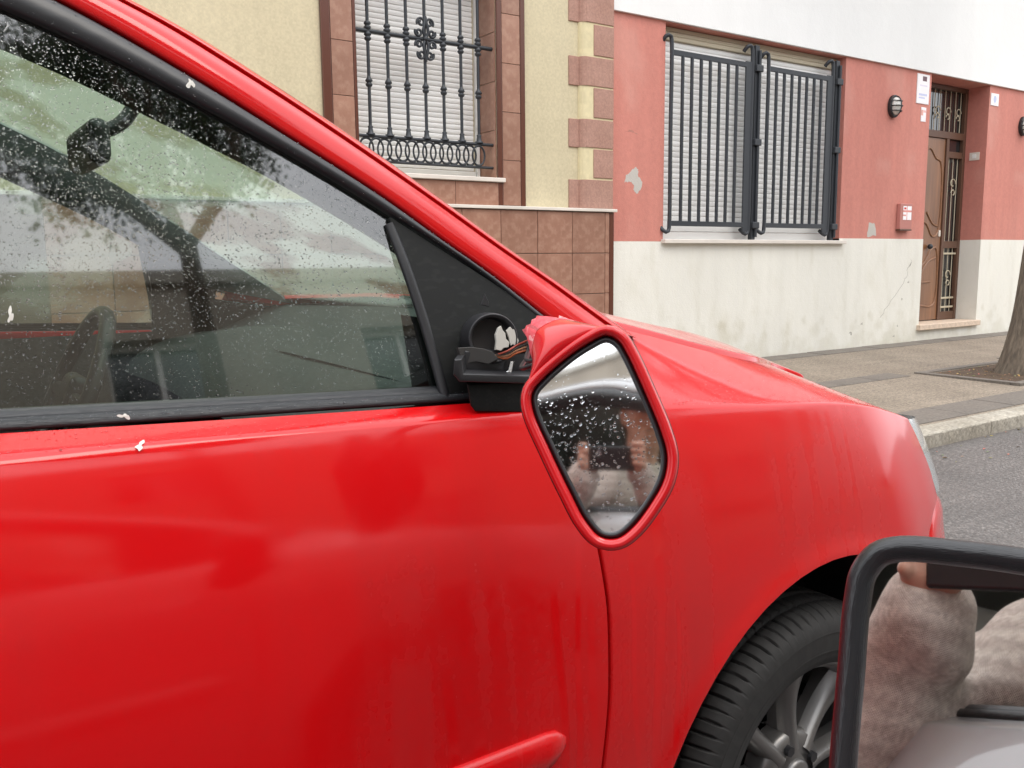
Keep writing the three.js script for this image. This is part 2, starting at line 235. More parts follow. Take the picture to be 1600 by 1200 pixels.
  add(rs, 'bottom_rail', rbw(wx0 + 0.045, wx1 - 0.05, wy0 + 0.004, wy0 + 0.068, ZW - 0.26, ZW - 0.238, 0.004), M.slat[0]);
  // wrought-iron grille
  const zg = ZW - 0.04, G = group(H, 'window_grille', [3.44, 1.9, zg]);
  for (const [y, r] of [[2.85, 0.016], [2.1, 0.013], [1.918, 0.011], [3.45, 0.013]]) add(G, 'rail', rod([wx0 + 0.002, y, zg], [wx1 - 0.006, y, zg], r), M.iron);
  const prof = [[0, 0.008], [0.022, 0.008], [0.03, 0.016], [0.045, 0.019], [0.052, 0.013], [0.058, 0.013], [0.066, 0.02], [0.08, 0.017], [0.09, 0.011], [0.104, 0.0085]].map(([y, r]) => new THREE.Vector2(r * 1.4, y));
  const collar = new THREE.LatheGeometry(prof, 12), cap = new THREE.LatheGeometry([[0, 0.024], [0.012, 0.024], [0.016, 0.016], [0.05, 0.012], [0.06, 0.015], [0.068, 0.0085]].map(([y, r]) => new THREE.Vector2(r * 1.4, y)), 12);
  [2.960, 3.119, 3.278, 3.437, 3.597, 3.757, 3.917].forEach((x, i) => {
    const b = add(G, 'bar', rod([x, 2.1, zg], [x, 3.5, zg], 0.0125), M.iron);
    add(b, 'collar', collar, M.iron, [x, 2.428, zg]); add(b, 'base_cap', cap, M.iron, [x, 2.108, zg]);
    if (i !== 3) { add(b, 'collar', collar, M.iron, [x, 2.756, zg]); add(b, 'collar', collar, M.iron, [x, 2.944, zg], [Math.PI, 0, 0]); }
  });
  for (let i = 0; i < 14; i++) { const x = 2.925 + i * 0.0755; const r = new THREE.TorusGeometry(0.078, 0.0098, 6, 28); r.scale(0.74, 1, 1); add(G, 'ring', r, M.iron, [x, 2.008, zg + (i % 2 ? 0.006 : -0.006)]); }
  // rosette of scrolls in the middle
  const scroll = (cx, cy, dir, up, s) => { const pts = []; for (let i = 0; i <= 22; i++) { const a = i / 22 * Math.PI * 2.6, r = s * (1 - 0.72 * i / 22); pts.push([cx + dir * r * Math.cos(a - 0.5), cy + up * r * Math.sin(a - 0.5), zg + 0.012]); } return tube(pts, 0.0098, 44, 6); };
  const ro = group(G, 'rosette', [3.437, 2.85, zg]);
  for (const d of [-1, 1]) for (const u of [-1, 1]) { add(ro, 'scroll', scroll(3.437 + d * 0.036, 2.85 + u * 0.118, d, u, 0.036), M.iron); add(ro, 'scroll', scroll(3.437 + d * 0.058, 2.85 + u * 0.044, d, -u, 0.032), M.iron); add(ro, 'leaf_bar', tube([[3.437, 2.85, zg + 0.014], [3.437 + d * 0.02, 2.85 + u * 0.05, zg + 0.02], [3.437 + d * 0.012, 2.85 + u * 0.10, zg + 0.02], [3.437, 2.85 + u * 0.165, zg + 0.012]], 0.0115, 16, 6), M.iron); }
  add(ro, 'boss', new THREE.SphereGeometry(0.022, 12, 10), M.iron, [3.437, 2.85, zg + 0.016]);
}
function mirroredWinding(g) { const o = g.index ? g.toNonIndexed() : g; for (const k of ['position', 'normal', 'uv']) { const at = o.attributes[k], s = at.itemSize, a = at.array; for (let i = 0; i < at.count; i += 3) for (let c = 0; c < s; c++) { const t = a[(i + 1) * s + c]; a[(i + 1) * s + c] = a[(i + 2) * s + c]; a[(i + 2) * s + c] = t; } } return o; }
function slatGeo(w, h) { const s = new THREE.Shape(); s.moveTo(-0.002, -h / 2); s.lineTo(0.004, -h / 2 + 0.002); s.quadraticCurveTo(0.011, 0, 0.004, h / 2 - 0.003); s.lineTo(-0.002, h / 2 - 0.001); s.closePath(); const g = new THREE.ExtrudeGeometry(s, { depth: w, bevelEnabled: false, curveSegments: 4 }); g.translate(0, 0, -w / 2); g.rotateY(-Math.PI / 2); return g; }

// ---------------------------------------------------------------- white and pink house
{
  const H = thing('pink_house', 'pink and white plastered house with barred shutter window and brown door', 'house', [9, 0.13, ZW]);
  const D = 0.32, wx0 = 5.925, wx1 = 8.615, wy0 = 1.352, wy1 = 3.315, dx0 = 10.27, dx1 = 11.6, Y = 3.316, X1 = 18, X0 = 5.256;
  add(H, 'pink_wall', merge([box(X0, wx0, 1.332, Y, ZW - D, ZW), box(wx1, dx0, 1.352, Y, ZW - D, ZW), box(dx1, X1, 1.375, Y, ZW - D, ZW), box(dx0 - 0.001, dx1 + 0.001, Y - 0.006, Y, ZW - D, ZW - 0.0005), box(wx0, wx1, wy0, Y, ZW - D, ZW - 0.24), box(wx0, wx1, Y - 0.004, Y, ZW - 0.24, ZW - 0.0005)]), M.pink);
  add(H, 'wainscot', merge([box(X0, wx0, 0.05, 1.331, ZW - D, ZW + 0.003), box(wx0, wx1, 0.05, 1.312, ZW - D, ZW + 0.003), box(wx1, dx0, 0.05, 1.375, ZW - D, ZW + 0.003), box(dx1, X1, 0.05, 1.3745, ZW - D, ZW + 0.003), box(dx0, dx1, 0.05, 0.262, ZW - D - 0.2, ZW + 0.003)]), M.white);
  add(H, 'upper_wall', box(X0, X1, Y + 0.0005, 7.4, ZW - D, ZW + 0.03), M.whiteUp);
  add(H, 'window_sill', rbw(5.90, 8.675, 1.313, 1.351, ZW - 0.2, ZW + 0.06, 0.006, 2), M.marble);
  const rt = rnd(33);
  // roller shutter with its box
  const rs = add(H, 'roller_shutter', box(wx0 + 0.004, wx1 - 0.004, 1.5, 3.3, ZW - 0.135, ZW - 0.122), M.slatOld), slat = slatGeo(wx1 - wx0 - 0.02, 0.05);
  for (let i = 0; i < 33; i++) add(rs, 'slat', slat, M.slat[Math.floor(rt() * 3)], [(wx0 + wx1) / 2, 1.555 + i * 0.0502, ZW - 0.119]);
  for (let i = 0; i < 3; i++) add(rs, 'box_strip', rbw(wx0 + 0.006, wx1 - 0.006, 3.185 + i * 0.042, 3.224 + i * 0.042, ZW - 0.12, ZW - 0.085 - i * 0.012, 0.008, 2), M.slatOld);
  add(rs, 'bottom_rail', rbw(wx0 + 0.006, wx1 - 0.006, 1.43, 1.528, ZW - 0.13, ZW - 0.098, 0.006, 2), M.slat[1]);
  add(rs, 'threshold', rbw(wx0 + 0.003, wx1 - 0.003, 1.3525, 1.426, ZW - 0.14, ZW - 0.085, 0.006, 2), M.slat[2]);
  // two barred leaves on posts
  const zg = ZW + 0.03;
  const hook = (x, side, y0, y1) => tube([[x + side * 0.07, y1 - 0.02, zg - 0.05], [x + side * 0.06, y1 + 0.02, zg - 0.015], [x + side * 0.035, y1 + 0.032, zg], [x + side * 0.008, y1 + 0.018, zg], [x, y1 - 0.03, zg], [x, (y0 + y1) / 2, zg], [x, y0 + 0.03, zg], [x + side * 0.008, y0 - 0.018, zg], [x + side * 0.035, y0 - 0.032, zg], [x + side * 0.062, y0 - 0.018, zg - 0.012], [x + side * 0.07, y0 + 0.02, zg - 0.05]], 0.019, 70, 8);
  for (const [x0, x1, bars, post] of [[5.975, 6.985, [6.12, 6.241, 6.363, 6.485, 6.609, 6.733, 6.855], 7.158], [7.315, 8.262, [7.443, 7.563, 7.683, 7.803, 7.921, 8.042, 8.160], 8.446]]) {
    const L = group(H, 'grille_leaf', [(x0 + x1) / 2, 1.5, zg]);
    add(L, 'stile', hook(x0, -1, 1.45, 3.16), M.ironB);
    for (const y of [1.5, 3.045]) add(L, 'rail', rbw(x0 + 0.012, x1, y - 0.024, y + 0.024, zg - 0.012, zg + 0.012, 0.003), M.ironB);
    for (const x of bars) add(L, 'bar', rod([x, 1.515, zg], [x, 3.03, zg], 0.0165, 0.0165, 8), M.ironB);
    add(L, 'plate', rbw(x1 - 0.006, x1 + 0.082, 1.43, 3.08, zg - 0.008, zg + 0.01, 0.003), M.ironB);
    add(L, 'stile', hook(x1 + 0.088, -1, 1.44, 3.2), M.ironB);
    const P = add(H, 'grille_post', rbw(post - 0.03, post + 0.03, 1.354, 3.25, zg - 0.05, zg - 0.004, 0.006, 2), M.ironB);
    for (const y of [3.03, 2.318, 1.5]) add(P, 'hinge', rbw(post - 0.045, post + 0.055, y - 0.035, y + 0.03, zg - 0.055, zg + 0.03, 0.008, 2), M.ironB);
    add(P, 'hinge_pin', rod([post + 0.02, 1.38, zg + 0.008], [post + 0.02, 3.2, zg + 0.008], 0.016), M.ironB);
  }
  // door in its recess: leaf, side light and fan light with ironwork
  const zd = ZW - 0.29;
  add(H, 'door_step', rbw(10.225, 11.63, 0.264, 0.332, ZW - 0.5, ZW + 0.055, 0.008, 2), M.step);
  const dr = add(H, 'front_door', box(dx0 + 0.002, dx1 - 0.002, 0.333, 3.305, zd - 0.06, zd - 0.03), M.darkGlass);
  add(dr, 'door_frame', merge([rbw(dx0 + 0.003, dx0 + 0.07, 0.334, 3.3, zd - 0.03, zd + 0.02, 0.004), rbw(dx1 - 0.06, dx1 - 0.003, 0.334, 3.3, zd - 0.03, zd + 0.02, 0.004), rbw(dx0 + 0.07, dx1 - 0.06, 2.655, 2.74, zd - 0.03, zd + 0.022, 0.004), rbw(11.155, 11.215, 0.336, 2.655, zd - 0.03, zd + 0.019, 0.004), rbw(dx0 + 0.07, dx1 - 0.06, 3.25, 3.299, zd - 0.03, zd + 0.018, 0.004), rbw(11.215, 11.54, 0.336, 0.44, zd - 0.03, zd + 0.014, 0.004), rbw(11.215, 11.54, 1.27, 1.36, zd - 0.03, zd + 0.015, 0.004), rbw(11.215, 11.54, 2.42, 2.5, zd - 0.03, zd + 0.015, 0.004)]), M.doorFrame);
  const lf = add(dr, 'door_leaf', rbw(dx0 + 0.072, 11.153, 0.345, 2.652, zd - 0.03, zd, 0.004), M.doorWood);
  const mould = pts => tube(pts.map(([x, y]) => [x, y, zd]), 0.014, 60, 6, false);
  for (const p of [[[10.45, 1.62], [10.45, 2.45], [10.6, 2.43], [10.8, 2.52], [10.95, 2.40], [11.06, 2.36], [11.06, 1.45], [10.95, 1.42], [10.8, 1.58], [10.6, 1.62], [10.45, 1.62]], [[10.45, 0.55], [10.45, 1.12], [10.6, 1.1], [10.75, 1.05], [10.95, 1.25], [11.06, 1.27], [11.06, 0.55], [10.75, 0.54], [10.45, 0.55]], [[10.8, 1.72], [10.95, 1.58], [11.06, 1.55]], [[10.7, 0.92], [10.9, 1.1], [11.06, 1.15]], [[10.5, 0.82], [10.95, 0.84]]]) add(lf, 'moulding', mould(p), M.doorWood);
  add(lf, 'door_knob', new THREE.SphereGeometry(0.034, 14, 10), M.ironB, [10.86, 1.29, zd + 0.04]);
  add(lf, 'letter_plate', rbw(11.09, 11.13, 1.42, 1.5, zd, zd + 0.014, 0.003), M.marble);
  const irons = (x0, x1, y0, y1, n) => { const g = add(dr, 'iron_screen', merge(Array.from({ length: n }, (_, i) => rod([mix(x0, x1, (i + 0.5) / n), y0, zd - 0.015], [mix(x0, x1, (i + 0.5) / n), y1, zd - 0.015], 0.006, 0.006, 6))), M.slatOld); return g; };
  const curl = (g, x, y, s, d) => add(g, 'curl', tube(Array.from({ length: 20 }, (_, i) => { const a = i / 19 * 5.2, r = s * (1 - 0.6 * i / 19); return [x + d * r * Math.cos(a), y + r * Math.sin(a), zd - 0.006]; }), 0.007, 40, 6), M.slatOld);
  { const g = irons(10.34, 11.54, 2.75, 3.25, 10); for (let i = 0; i < 5; i++) { curl(g, 10.46 + i * 0.24, 2.99, 0.062, 1); curl(g, 10.46 + i * 0.24, 2.92, 0.045, -1); } }
  { const g = irons(11.225, 11.53, 1.36, 2.42, 3); curl(g, 11.38, 2.1, 0.07, 1); curl(g, 11.40, 1.98, 0.05, -1); }
  { const g = irons(11.225, 11.53, 0.44, 1.27, 3); curl(g, 11.38, 0.92, 0.07, 1); curl(g, 11.40, 0.81, 0.05, -1); for (const y of [0.5, 0.62, 1.2]) add(g, 'cross_bar', rbw(11.22, 11.54, y - 0.012, y + 0.012, zd - 0.014, zd + 0.004, 0.003), M.slatOld); }
  // places where paint has come off and cracks in the plaster
  const patch = (name, pts, z, mat) => { const s = new THREE.Shape(); pts.forEach((p, i) => i ? s.lineTo(...p) : s.moveTo(...p)); s.closePath(); const g = new THREE.ExtrudeGeometry(s, { depth: 0.0016, bevelEnabled: false }); g.translate(0, 0, z); add(H, name, metreUV(g), mat); };
  const bare = std({ color: rgb(0.50, 0.47, 0.43), bumpMap: grainB, bumpScale: 0.003, roughness: 0.95 });
  const jag = (pts, seed, a) => { const r = rnd(seed), out = []; pts.forEach((p, i) => { const q = pts[(i + 1) % pts.length]; for (let k = 0; k < 4; k++) out.push([mix(p[0], q[0], k / 4) + (r() - 0.5) * a, mix(p[1], q[1], k / 4) + (r() - 0.5) * a]); }); return out; };
  patch('bare_patch', jag([[5.437, 1.86], [5.46, 1.925], [5.52, 1.955], [5.56, 2.0], [5.605, 1.985], [5.60, 1.93], [5.655, 1.87], [5.64, 1.80], [5.585, 1.762], [5.545, 1.80], [5.55, 1.845], [5.50, 1.86]], 3, 0.018), ZW - 0.0006, bare);
  patch('bare_patch', jag([[9.12, 1.40], [9.30, 1.40], [9.27, 1.54], [9.16, 1.55]], 4, 0.03), ZW - 0.0006, bare);
  patch('bare_patch', jag([[5.43, 2.30], [5.52, 2.325], [5.60, 2.29], [5.50, 2.30]], 6, 0.012), ZW - 0.0009, std({ color: rgb(0.44, 0.20, 0.16), roughness: 0.95 }));
  const crackM = std({ color: rgb(0.40, 0.38, 0.34), roughness: 1 }), rc = rnd(61);
  for (const [x, y, x2, y2] of [[9.45, 0.45, 9.93, 0.9], [9.93, 0.9, 10.05, 1.12]]) { const pts = []; for (let i = 0; i <= 9; i++) pts.push([mix(x, x2, i / 9) + (rc() - 0.5) * 0.06, mix(y, y2, i / 9) + (rc() - 0.5) * 0.03]); const w = 0.0025; patch('crack', [...pts.map(([a, b]) => [a - w * rc(), b + w]), ...pts.slice().reverse().map(([a, b]) => [a + w, b - w * rc()])], ZW + 0.0022, crackM); }
  for (const [x, y, s] of [[10.0, 0.86, 0.02], [9.88, 0.66, 0.018], [9.82, 0.34, 0.016], [9.1, 0.4, 0.02], [9.75, 0.22, 0.02], [8.9, 0.3, 0.03]]) patch('chip', jag([[x - s, y], [x, y + s * 0.7], [x + s, y], [x, y - s * 0.6]], 70 + s * 1000, s), ZW + 0.0022, crackM);
}

// ---------------------------------------------------------------- things fixed to the pink house
{
  const bl = std({ color: rgb(0.018, 0.018, 0.02), roughness: 0.45 }), gl = phy({ color: rgb(0.62, 0.60, 0.56), roughness: 0.22, clearcoat: 1, clearcoatRoughness: 0.1 });
  const lamp = (x, y, label) => {
    const L = thing('wall_lamp', label, 'lamp', [x, y, ZW], 'bulkhead lamps beside the brown door');
    const e = (w, h, d, r) => { const s = new THREE.Shape(); s.absellipse(0, 0, w, h, 0, Math.PI * 2); return new THREE.ExtrudeGeometry(s, { depth: d, bevelThickness: r, bevelSize: r, bevelSegments: 3, curveSegments: 28 }); };
    const b = e(0.088, 0.118, 0.028, 0.008); b.translate(x, y, ZW + 0.008); add(L, 'base', b, bl);
    const g = new THREE.SphereGeometry(1, 24, 16); g.scale(0.072, 0.100, 0.062); g.translate(x, y, ZW + 0.044); add(L, 'glass', g, gl);
    for (const t of [-0.055, 0, 0.055]) { const pts = []; for (let i = 0; i <= 14; i++) { const a = Math.PI * i / 14; pts.push([x - 0.085 * Math.cos(a), y + t, ZW + 0.042 + 0.072 * Math.sin(a) * Math.sqrt(1 - (t / 0.11) ** 2)]); } add(L, 'cage_bar', tube(pts, 0.006, 24, 6), bl); }
    { const pts = []; for (let i = 0; i <= 14; i++) { const a = Math.PI * i / 14; pts.push([x, y - 0.112 * Math.cos(a), ZW + 0.042 + 0.074 * Math.sin(a)]); } add(L, 'cage_bar', tube(pts, 0.006, 24, 6), bl); }
  };
  lamp(9.50, 2.868, 'black caged oval lamp on pink wall between barred window and poster');
  lamp(12.46, 2.868, 'black caged oval lamp on pink wall beyond the recessed brown door');
  const paper = (w, h, f) => { const c = document.createElement('canvas'); c.width = w; c.height = h; const k = c.getContext('2d'); k.fillStyle = '#f0ecee'; k.fillRect(0, 0, w, h); f(k, w, h); const t = new THREE.CanvasTexture(c); t.colorSpace = THREE.SRGBColorSpace; return std({ map: t, roughness: 0.6 }); };
  const sheet = (name, label, cat, x0, x1, y0, y1, mat, z = 0.006) => {
    const T = thing(name, label, cat, [(x0 + x1) / 2, (y0 + y1) / 2, ZW]);
    add(T, 'panel', rbw(x0, x1, y0, y1, ZW + 0.0005, ZW + z, 0.001), M.slat[2]);
    const g = new THREE.PlaneGeometry(x1 - x0 - 0.004, y1 - y0 - 0.004); g.translate((x0 + x1) / 2, (y0 + y1) / 2, ZW + z + 0.002); add(T, 'print', g, mat);
  };
  sheet('poster', 'white rectangular notice with dark square emblem beside the brown door', 'sign', 9.965, 10.222, 2.95, 3.288, paper(128, 168, (k, w, h) => { k.fillStyle = '#6a4f58'; k.fillRect(w * 0.42, h * 0.07, w * 0.34, h * 0.16); k.fillStyle = '#dcd4e4'; k.fillRect(w * 0.2, h * 0.36, w * 0.62, h * 0.05); k.fillStyle = '#c4c8e6'; k.fillRect(w * 0.16, h * 0.66, w * 0.68, h * 0.07); k.fillRect(w * 0.16, h * 0.78, w * 0.5, h * 0.05); }));
  sheet('sticker', 'small torn white sticker below the white notice on pink wall', 'sticker', 10.08, 10.185, 2.75, 2.915, paper(64, 100, (k, w, h) => { k.fillStyle = '#e0a79c'; k.fillRect(0, h * 0.18, w * 0.4, h * 0.4); k.fillStyle = '#eab9b2'; k.fillRect(w * 0.45, h * 0.2, w * 0.5, h * 0.16); }), 0.003);
  sheet('plaque', 'small white plaque with pale blue mark above pink wall beyond door', 'plaque', 11.625, 11.815, 3.07, 3.222, paper(96, 80, (k, w, h) => { k.fillStyle = '#b9c2dc'; k.beginPath(); k.ellipse(w * 0.5, h * 0.48, w * 0.2, h * 0.3, 0, 0, 7); k.fill(); k.fillStyle = '#e2d4d8'; k.fillRect(w * 0.3, h * 0.82, w * 0.4, h * 0.08); }));
  const mp = std({ color: rgb(0.46, 0.19, 0.16), roughness: 0.7 });
  const B = thing('letter_box', 'pink painted metal box with white and red stickers on pink wall', 'box', [9.81, 1.48, ZW]);
  add(B, 'body', rbw(9.69, 9.935, 1.485, 1.785, ZW + 0.001, ZW + 0.05, 0.008, 2), mp);
  add(B, 'bottom_ledge', rbw(9.68, 9.925, 1.47, 1.488, ZW + 0.001, ZW + 0.058, 0.004), M.doorFrame);
  const st = new THREE.PlaneGeometry(0.17, 0.16); st.translate(9.825, 1.675, ZW + 0.0525); add(B, 'sticker', st, paper(64, 64, (k, w, h) => { k.fillStyle = '#d98f86'; k.fillRect(0, h * 0.3, w, h * 0.14); k.fillRect(w * 0.42, 0, w * 0.08, h); k.fillStyle = '#c8342c'; k.fillRect(w * 0.1, h * 0.1, w * 0.26, h * 0.14); k.fillStyle = '#d98f86'; k.fillRect(0, h * 0.62, w * 0.36, h * 0.1); }));
  const N = thing('doorbell_plate', 'small white plate on the pink reveal beside the brown door', 'plate', [11.594, 2.44, ZW - 0.15]);
  add(N, 'plate', rbw(11.588, 11.5985, 2.395, 2.495, ZW - 0.21, ZW - 0.08, 0.003, 2), M.marble); add(N, 'button', rbw(11.582, 11.5885, 2.42, 2.47, ZW - 0.17, ZW - 0.12, 0.003, 2), M.slat[0]);
}

// ---------------------------------------------------------------- car: shapes shared by both cars, in car axes (x forward, y up, z across from the middle)
const RUNS = [[0.615, 0.80, 0.004], [0.640, 0.86, 0.003], [0.655, 0.78, 0.004], [0.735, 0.82, 0.003], [0.775, 0.86, 0.005], [0.80, 0.74, 0.003], [0.46, 0.74, 0.005], [0.335, 0.66, 0.003], [0.22, 0.70, 0.003], [0.50, 0.66, 0.006]];
const dust = (u, v) => {
  const y = v * 1.7, run = fbm(u, v, 220, 4, 4, 201), run2 = fbm(u, v, 60, 2, 4, 203), cl = fbm(u, v, 14, 8, 5, 205), sp = fbm(u, v, 500, 260, 2, 207);
  let d = 0.25 * cl + 0.55 * ss(0.2, 0.85, run) * ss(0.2, 0.75, run2) + 0.25 * sp;
  const x = u * 4.4 - 2.4; RUNS.forEach(([rx, top, w], k) => { const off = Math.abs(x - rx - 0.007 * Math.sin(6 * y + k * 2.1) - 0.003 * Math.sin(23 * y + k)); if (y < top && off < w * 2) d *= 1 - 0.9 * (1 - ss(w * 0.7, w * 2, off)) * ss(top, top - 0.05, y); });
  d *= 0.35 + 0.65 * ss(0.38, 0.6, fbm(u, v, 9, 5, 4, 209) + (0.75 - y) * 0.45);
  return d;
};
const dustMap = (clean, dusty, amount) => dataTex(2048, 1024, (u, v) => lerp3(clean, dusty, clamp(dust(u, v) * amount)), true);
const dustRough = dataTex(2048, 1024, (u, v) => clamp(0.24 + 0.78 * ss(0.05, 0.7, dust(u, v))), false);
M.red = phy({ map: dustMap(S(203, 6, 12), S(170, 42, 40), 0.46), roughness: 0.5, specularIntensity: 0.12, clearcoat: 1, clearcoatRoughness: 0.36, clearcoatRoughnessMap: dustRough });
M.redPlain = phy({ color: rgb(0.53, 0.005, 0.009), roughness: 0.45, specularIntensity: 0.25, clearcoat: 1, clearcoatRoughness: 0.06 });
M.silver = phy({ map: dustMap(S(172, 173, 175), S(146, 140, 133), 0.6), roughness: 0.38, metalness: 0.25, clearcoat: 1, clearcoatRoughness: 0.04 });
M.black = std({ color: rgb(0.016, 0.016, 0.018), roughness: 0.42 });
M.blackSatin = phy({ specularIntensity: 0.4, map: dataTex(512, 512, (u, v) => lerp3(S(22, 23, 23), S(34, 35, 34), clamp(0.6 * fbm(u, v, 8, 8, 5, 221) + 0.5 * ss(0.62, 0.72, fbm(u, v, 90, 90, 2, 223)))), true, [0.25, 0.25]), roughness: 0.55, bumpMap: grainB, bumpScale: 0.0003 });
M.rubber = std({ color: rgb(0.020, 0.021, 0.024), roughness: 0.36, bumpMap: grainB, bumpScale: 0.0006 });
M.dark = std({ color: rgb(0.012, 0.012, 0.013), roughness: 0.8 });
M.trim = std({ map: dataTex(256, 256, (u, v) => mul3(S(66, 68, 70), 0.8 + 0.4 * fbm(u, v, 60, 60, 2, 231)), true, [0.3, 0.3]), roughness: 0.8 });
M.seat = std({ map: dataTex(256, 256, (u, v) => mul3(S(70, 70, 74), 0.7 + 0.6 * fbm(u, v, 90, 90, 2, 235)), true, [0.3, 0.3]), roughness: 0.95 });
M.liner = std({ color: rgb(0.36, 0.35, 0.33), roughness: 0.95 });
M.glass = phy({ color: rgb(0.50, 0.60, 0.545), roughness: 0.028, transmission: 1, thickness: 0, ior: 2.2 });
M.fogGlass = phy({ color: rgb(0.74, 0.83, 0.76), roughness: 0.56, roughnessMap: dataTex(512, 512, (u, v) => 0.3 + 0.9 * ss(0.32, 0.68, fbm(u, v, 7, 6, 5, 241)) * (0.7 + 0.5 * fbm(u, v, 120, 120, 2, 243)), false, [0.9, 0.6]), transmission: 1, thickness: 0, ior: 1.3 });
M.chrome = std({ color: rgb(0.75, 0.75, 0.76), roughness: 0.2, metalness: 1 });
M.alloy = phy({ color: rgb(0.19, 0.183, 0.177), roughness: 0.42, metalness: 0.75, clearcoat: 0.5, clearcoatRoughness: 0.2 });
M.tyre = std({ map: dataTex(256, 256, (u, v) => mul3(S(42, 41, 40), 0.7 + 0.5 * fbm(u, v, 30, 30, 4, 251)), true), roughness: 0.72 });
M.mirrorClear = std({ color: rgb(0.80, 0.80, 0.80), roughness: 0.018, metalness: 1 });
M.mirror = std({ color: rgb(0.86, 0.87, 0.88), roughness: 0.05, metalness: 1 });

const creaseY = spl([[-2.3, 1.03], [-0.4, 1.018], [0.05, 1.007], [0.45, 0.995], [0.6, 0.988], [0.84, 0.972], [1.04, 0.954], [1.2, 0.94], [1.33, 0.919], [1.45, 0.89], [1.6, 0.85], [1.9, 0.78]]);
const below = spl([[-0.3, 0.63], [0, 0.785], [0.03, 0.797], [0.08, 0.812], [0.16, 0.829], [0.28, 0.842], [0.40, 0.846], [0.52, 0.842], [0.64, 0.832], [0.72, 0.815], [0.8, 0.775], [0.9, 0.72]]);
const shoulder = spl([[-2.3, 2.2], [0.5, 2.5], [0.6, 2.2], [0.69, 0.75], [0.8, 0.95], [0.91, 1.35], [1.1, 2.3], [1.2, 3.1], [1.35, 4.4], [1.5, 5], [1.7, 5]]);
const planX = [[1.2, 0.846], [1.35, 0.835], [1.5, 0.80], [1.6, 0.765], [1.65, 0.74], [1.7, 0.705], [1.75, 0.655], [1.8, 0.57], [1.835, 0.45], [1.855, 0.25], [1.86, 0.0]];
const planF = spl([[-2.3, 0.86], [-2.1, 0.94], [-1.9, 0.975], [-1.5, 1], [1.0, 1], ...planX.slice(1, 9).map(([x, s]) => [x, s / 0.846])]);
const rake = y => { const e = y - 0.68; return e > 0 ? 0.34 * e * e / (e + 0.05) : 0; };
const ARCH = [1.148, 0.319, 0.389], ARCHR = [-1.452, 0.319, 0.385];
function side(x, y) {
  const e = y - creaseY(x), s1 = below(-e), k = shoulder(x), s2 = 0.785 - k * e, a = 420;
  const m = Math.min(s1, s2); let s = m - Math.log(Math.exp(-a * (s1 - m)) + Math.exp(-a * (s2 - m))) / a;
  for (const [cx, cy, r] of [ARCH, ARCHR]) { const d = Math.hypot(x - cx, y - cy) - r; if (d < 0.12 && y > 0.15) s += 0.004 * Math.exp(-((d / 0.02) ** 2)); }
  return s * planF(x + rake(y) * ss(0.9, 1.3, x));
}
function sideN(x, y, f = side) { const h = 0.0015, n = V(-(f(x + h, y) - f(x - h, y)) / (2 * h), -(f(x, y + h) - f(x, y - h)) / (2 * h), 1); return n.normalize(); }
const paintUV = (x, y) => [(x + 2.4) / 4.4, y / 1.7];
// a sheet-metal panel between four edge curves in (x, y), laid on a surface, with its edges folded in
function panel(B, T, L, R, nu, nv, f = side, hem = 0.022, vden = t => t) {
  const pos = [], nor = [], uv = [], idx = [], P = [];
  const ends = (n, den) => { const a = [0, 0.006]; for (let i = 1; i < n; i++) { const t = den(i / n); if (t > 0.012 && t < 0.988) a.push(t); } a.push(0.994, 1); return a; };
  const us = ends(nu, t => t), vs = ends(nv, vden), c00 = B(0), c10 = B(1), c01 = T(0), c11 = T(1);
  for (const v of vs) for (const u of us) {
    const b = B(u), t = T(u), l = L(v), r = R(v), p = [0, 1].map(i => (1 - v) * b[i] + v * t[i] + (1 - u) * l[i] + u * r[i] - ((1 - u) * (1 - v) * c00[i] + u * (1 - v) * c10[i] + (1 - u) * v * c01[i] + u * v * c11[i]));
    const n = sideN(p[0], p[1], f), z = f(p[0], p[1]); P.push([p[0], p[1], z, n]); pos.push(p[0], p[1], z); nor.push(n.x, n.y, n.z); uv.push(...paintUV(p[0], p[1]));
  }
  const w = us.length, h = vs.length;
  for (let j = 0; j < h - 1; j++) for (let i = 0; i < w - 1; i++) { const a = j * w + i; idx.push(a, a + 1, a + w + 1, a, a + w + 1, a + w); }
  const ring = []; for (let i = 0; i < w; i++) ring.push(i); for (let j = 1; j < h; j++) ring.push(j * w + w - 1); for (let i = w - 2; i >= 0; i--) ring.push((h - 1) * w + i); for (let j = h - 2; j > 0; j--) ring.push(j * w);
  const base = pos.length / 3, m = ring.length;
  ring.forEach((a, k) => { const p = P[a], q = P[ring[(k + 1) % m]], o = P[ring[(k + m - 1) % m]], t = V(q[0] - o[0], q[1] - o[1], q[2] - o[2]).normalize(), out = t.clone().cross(p[3]).normalize();
    for (const [dn, bl] of [[0.0035, 0.9], [hem, 1]]) { const c = V(p[0], p[1], p[2]).addScaledVector(p[3], -dn).addScaledVector(out, dn < 0.01 ? 0.0012 : 0.0008), n = p[3].clone().multiplyScalar(1 - bl).addScaledVector(out, bl).normalize(); pos.push(c.x, c.y, c.z); nor.push(n.x, n.y, n.z); uv.push(...paintUV(c.x, c.y)); } });
  for (let k = 0; k < m; k++) { const a = ring[k], b = ring[(k + 1) % m], a1 = base + 2 * k, b1 = base + 2 * ((k + 1) % m); idx.push(a, a1, b, b, a1, b1, a1, a1 + 1, b1, b1, a1 + 1, b1 + 1); }
  const g = new THREE.BufferGeometry(); g.setAttribute('position', new THREE.Float32BufferAttribute(pos, 3)); g.setAttribute('normal', new THREE.Float32BufferAttribute(nor, 3)); g.setAttribute('uv', new THREE.Float32BufferAttribute(uv, 2)); g.setIndex(idx); return g;
}
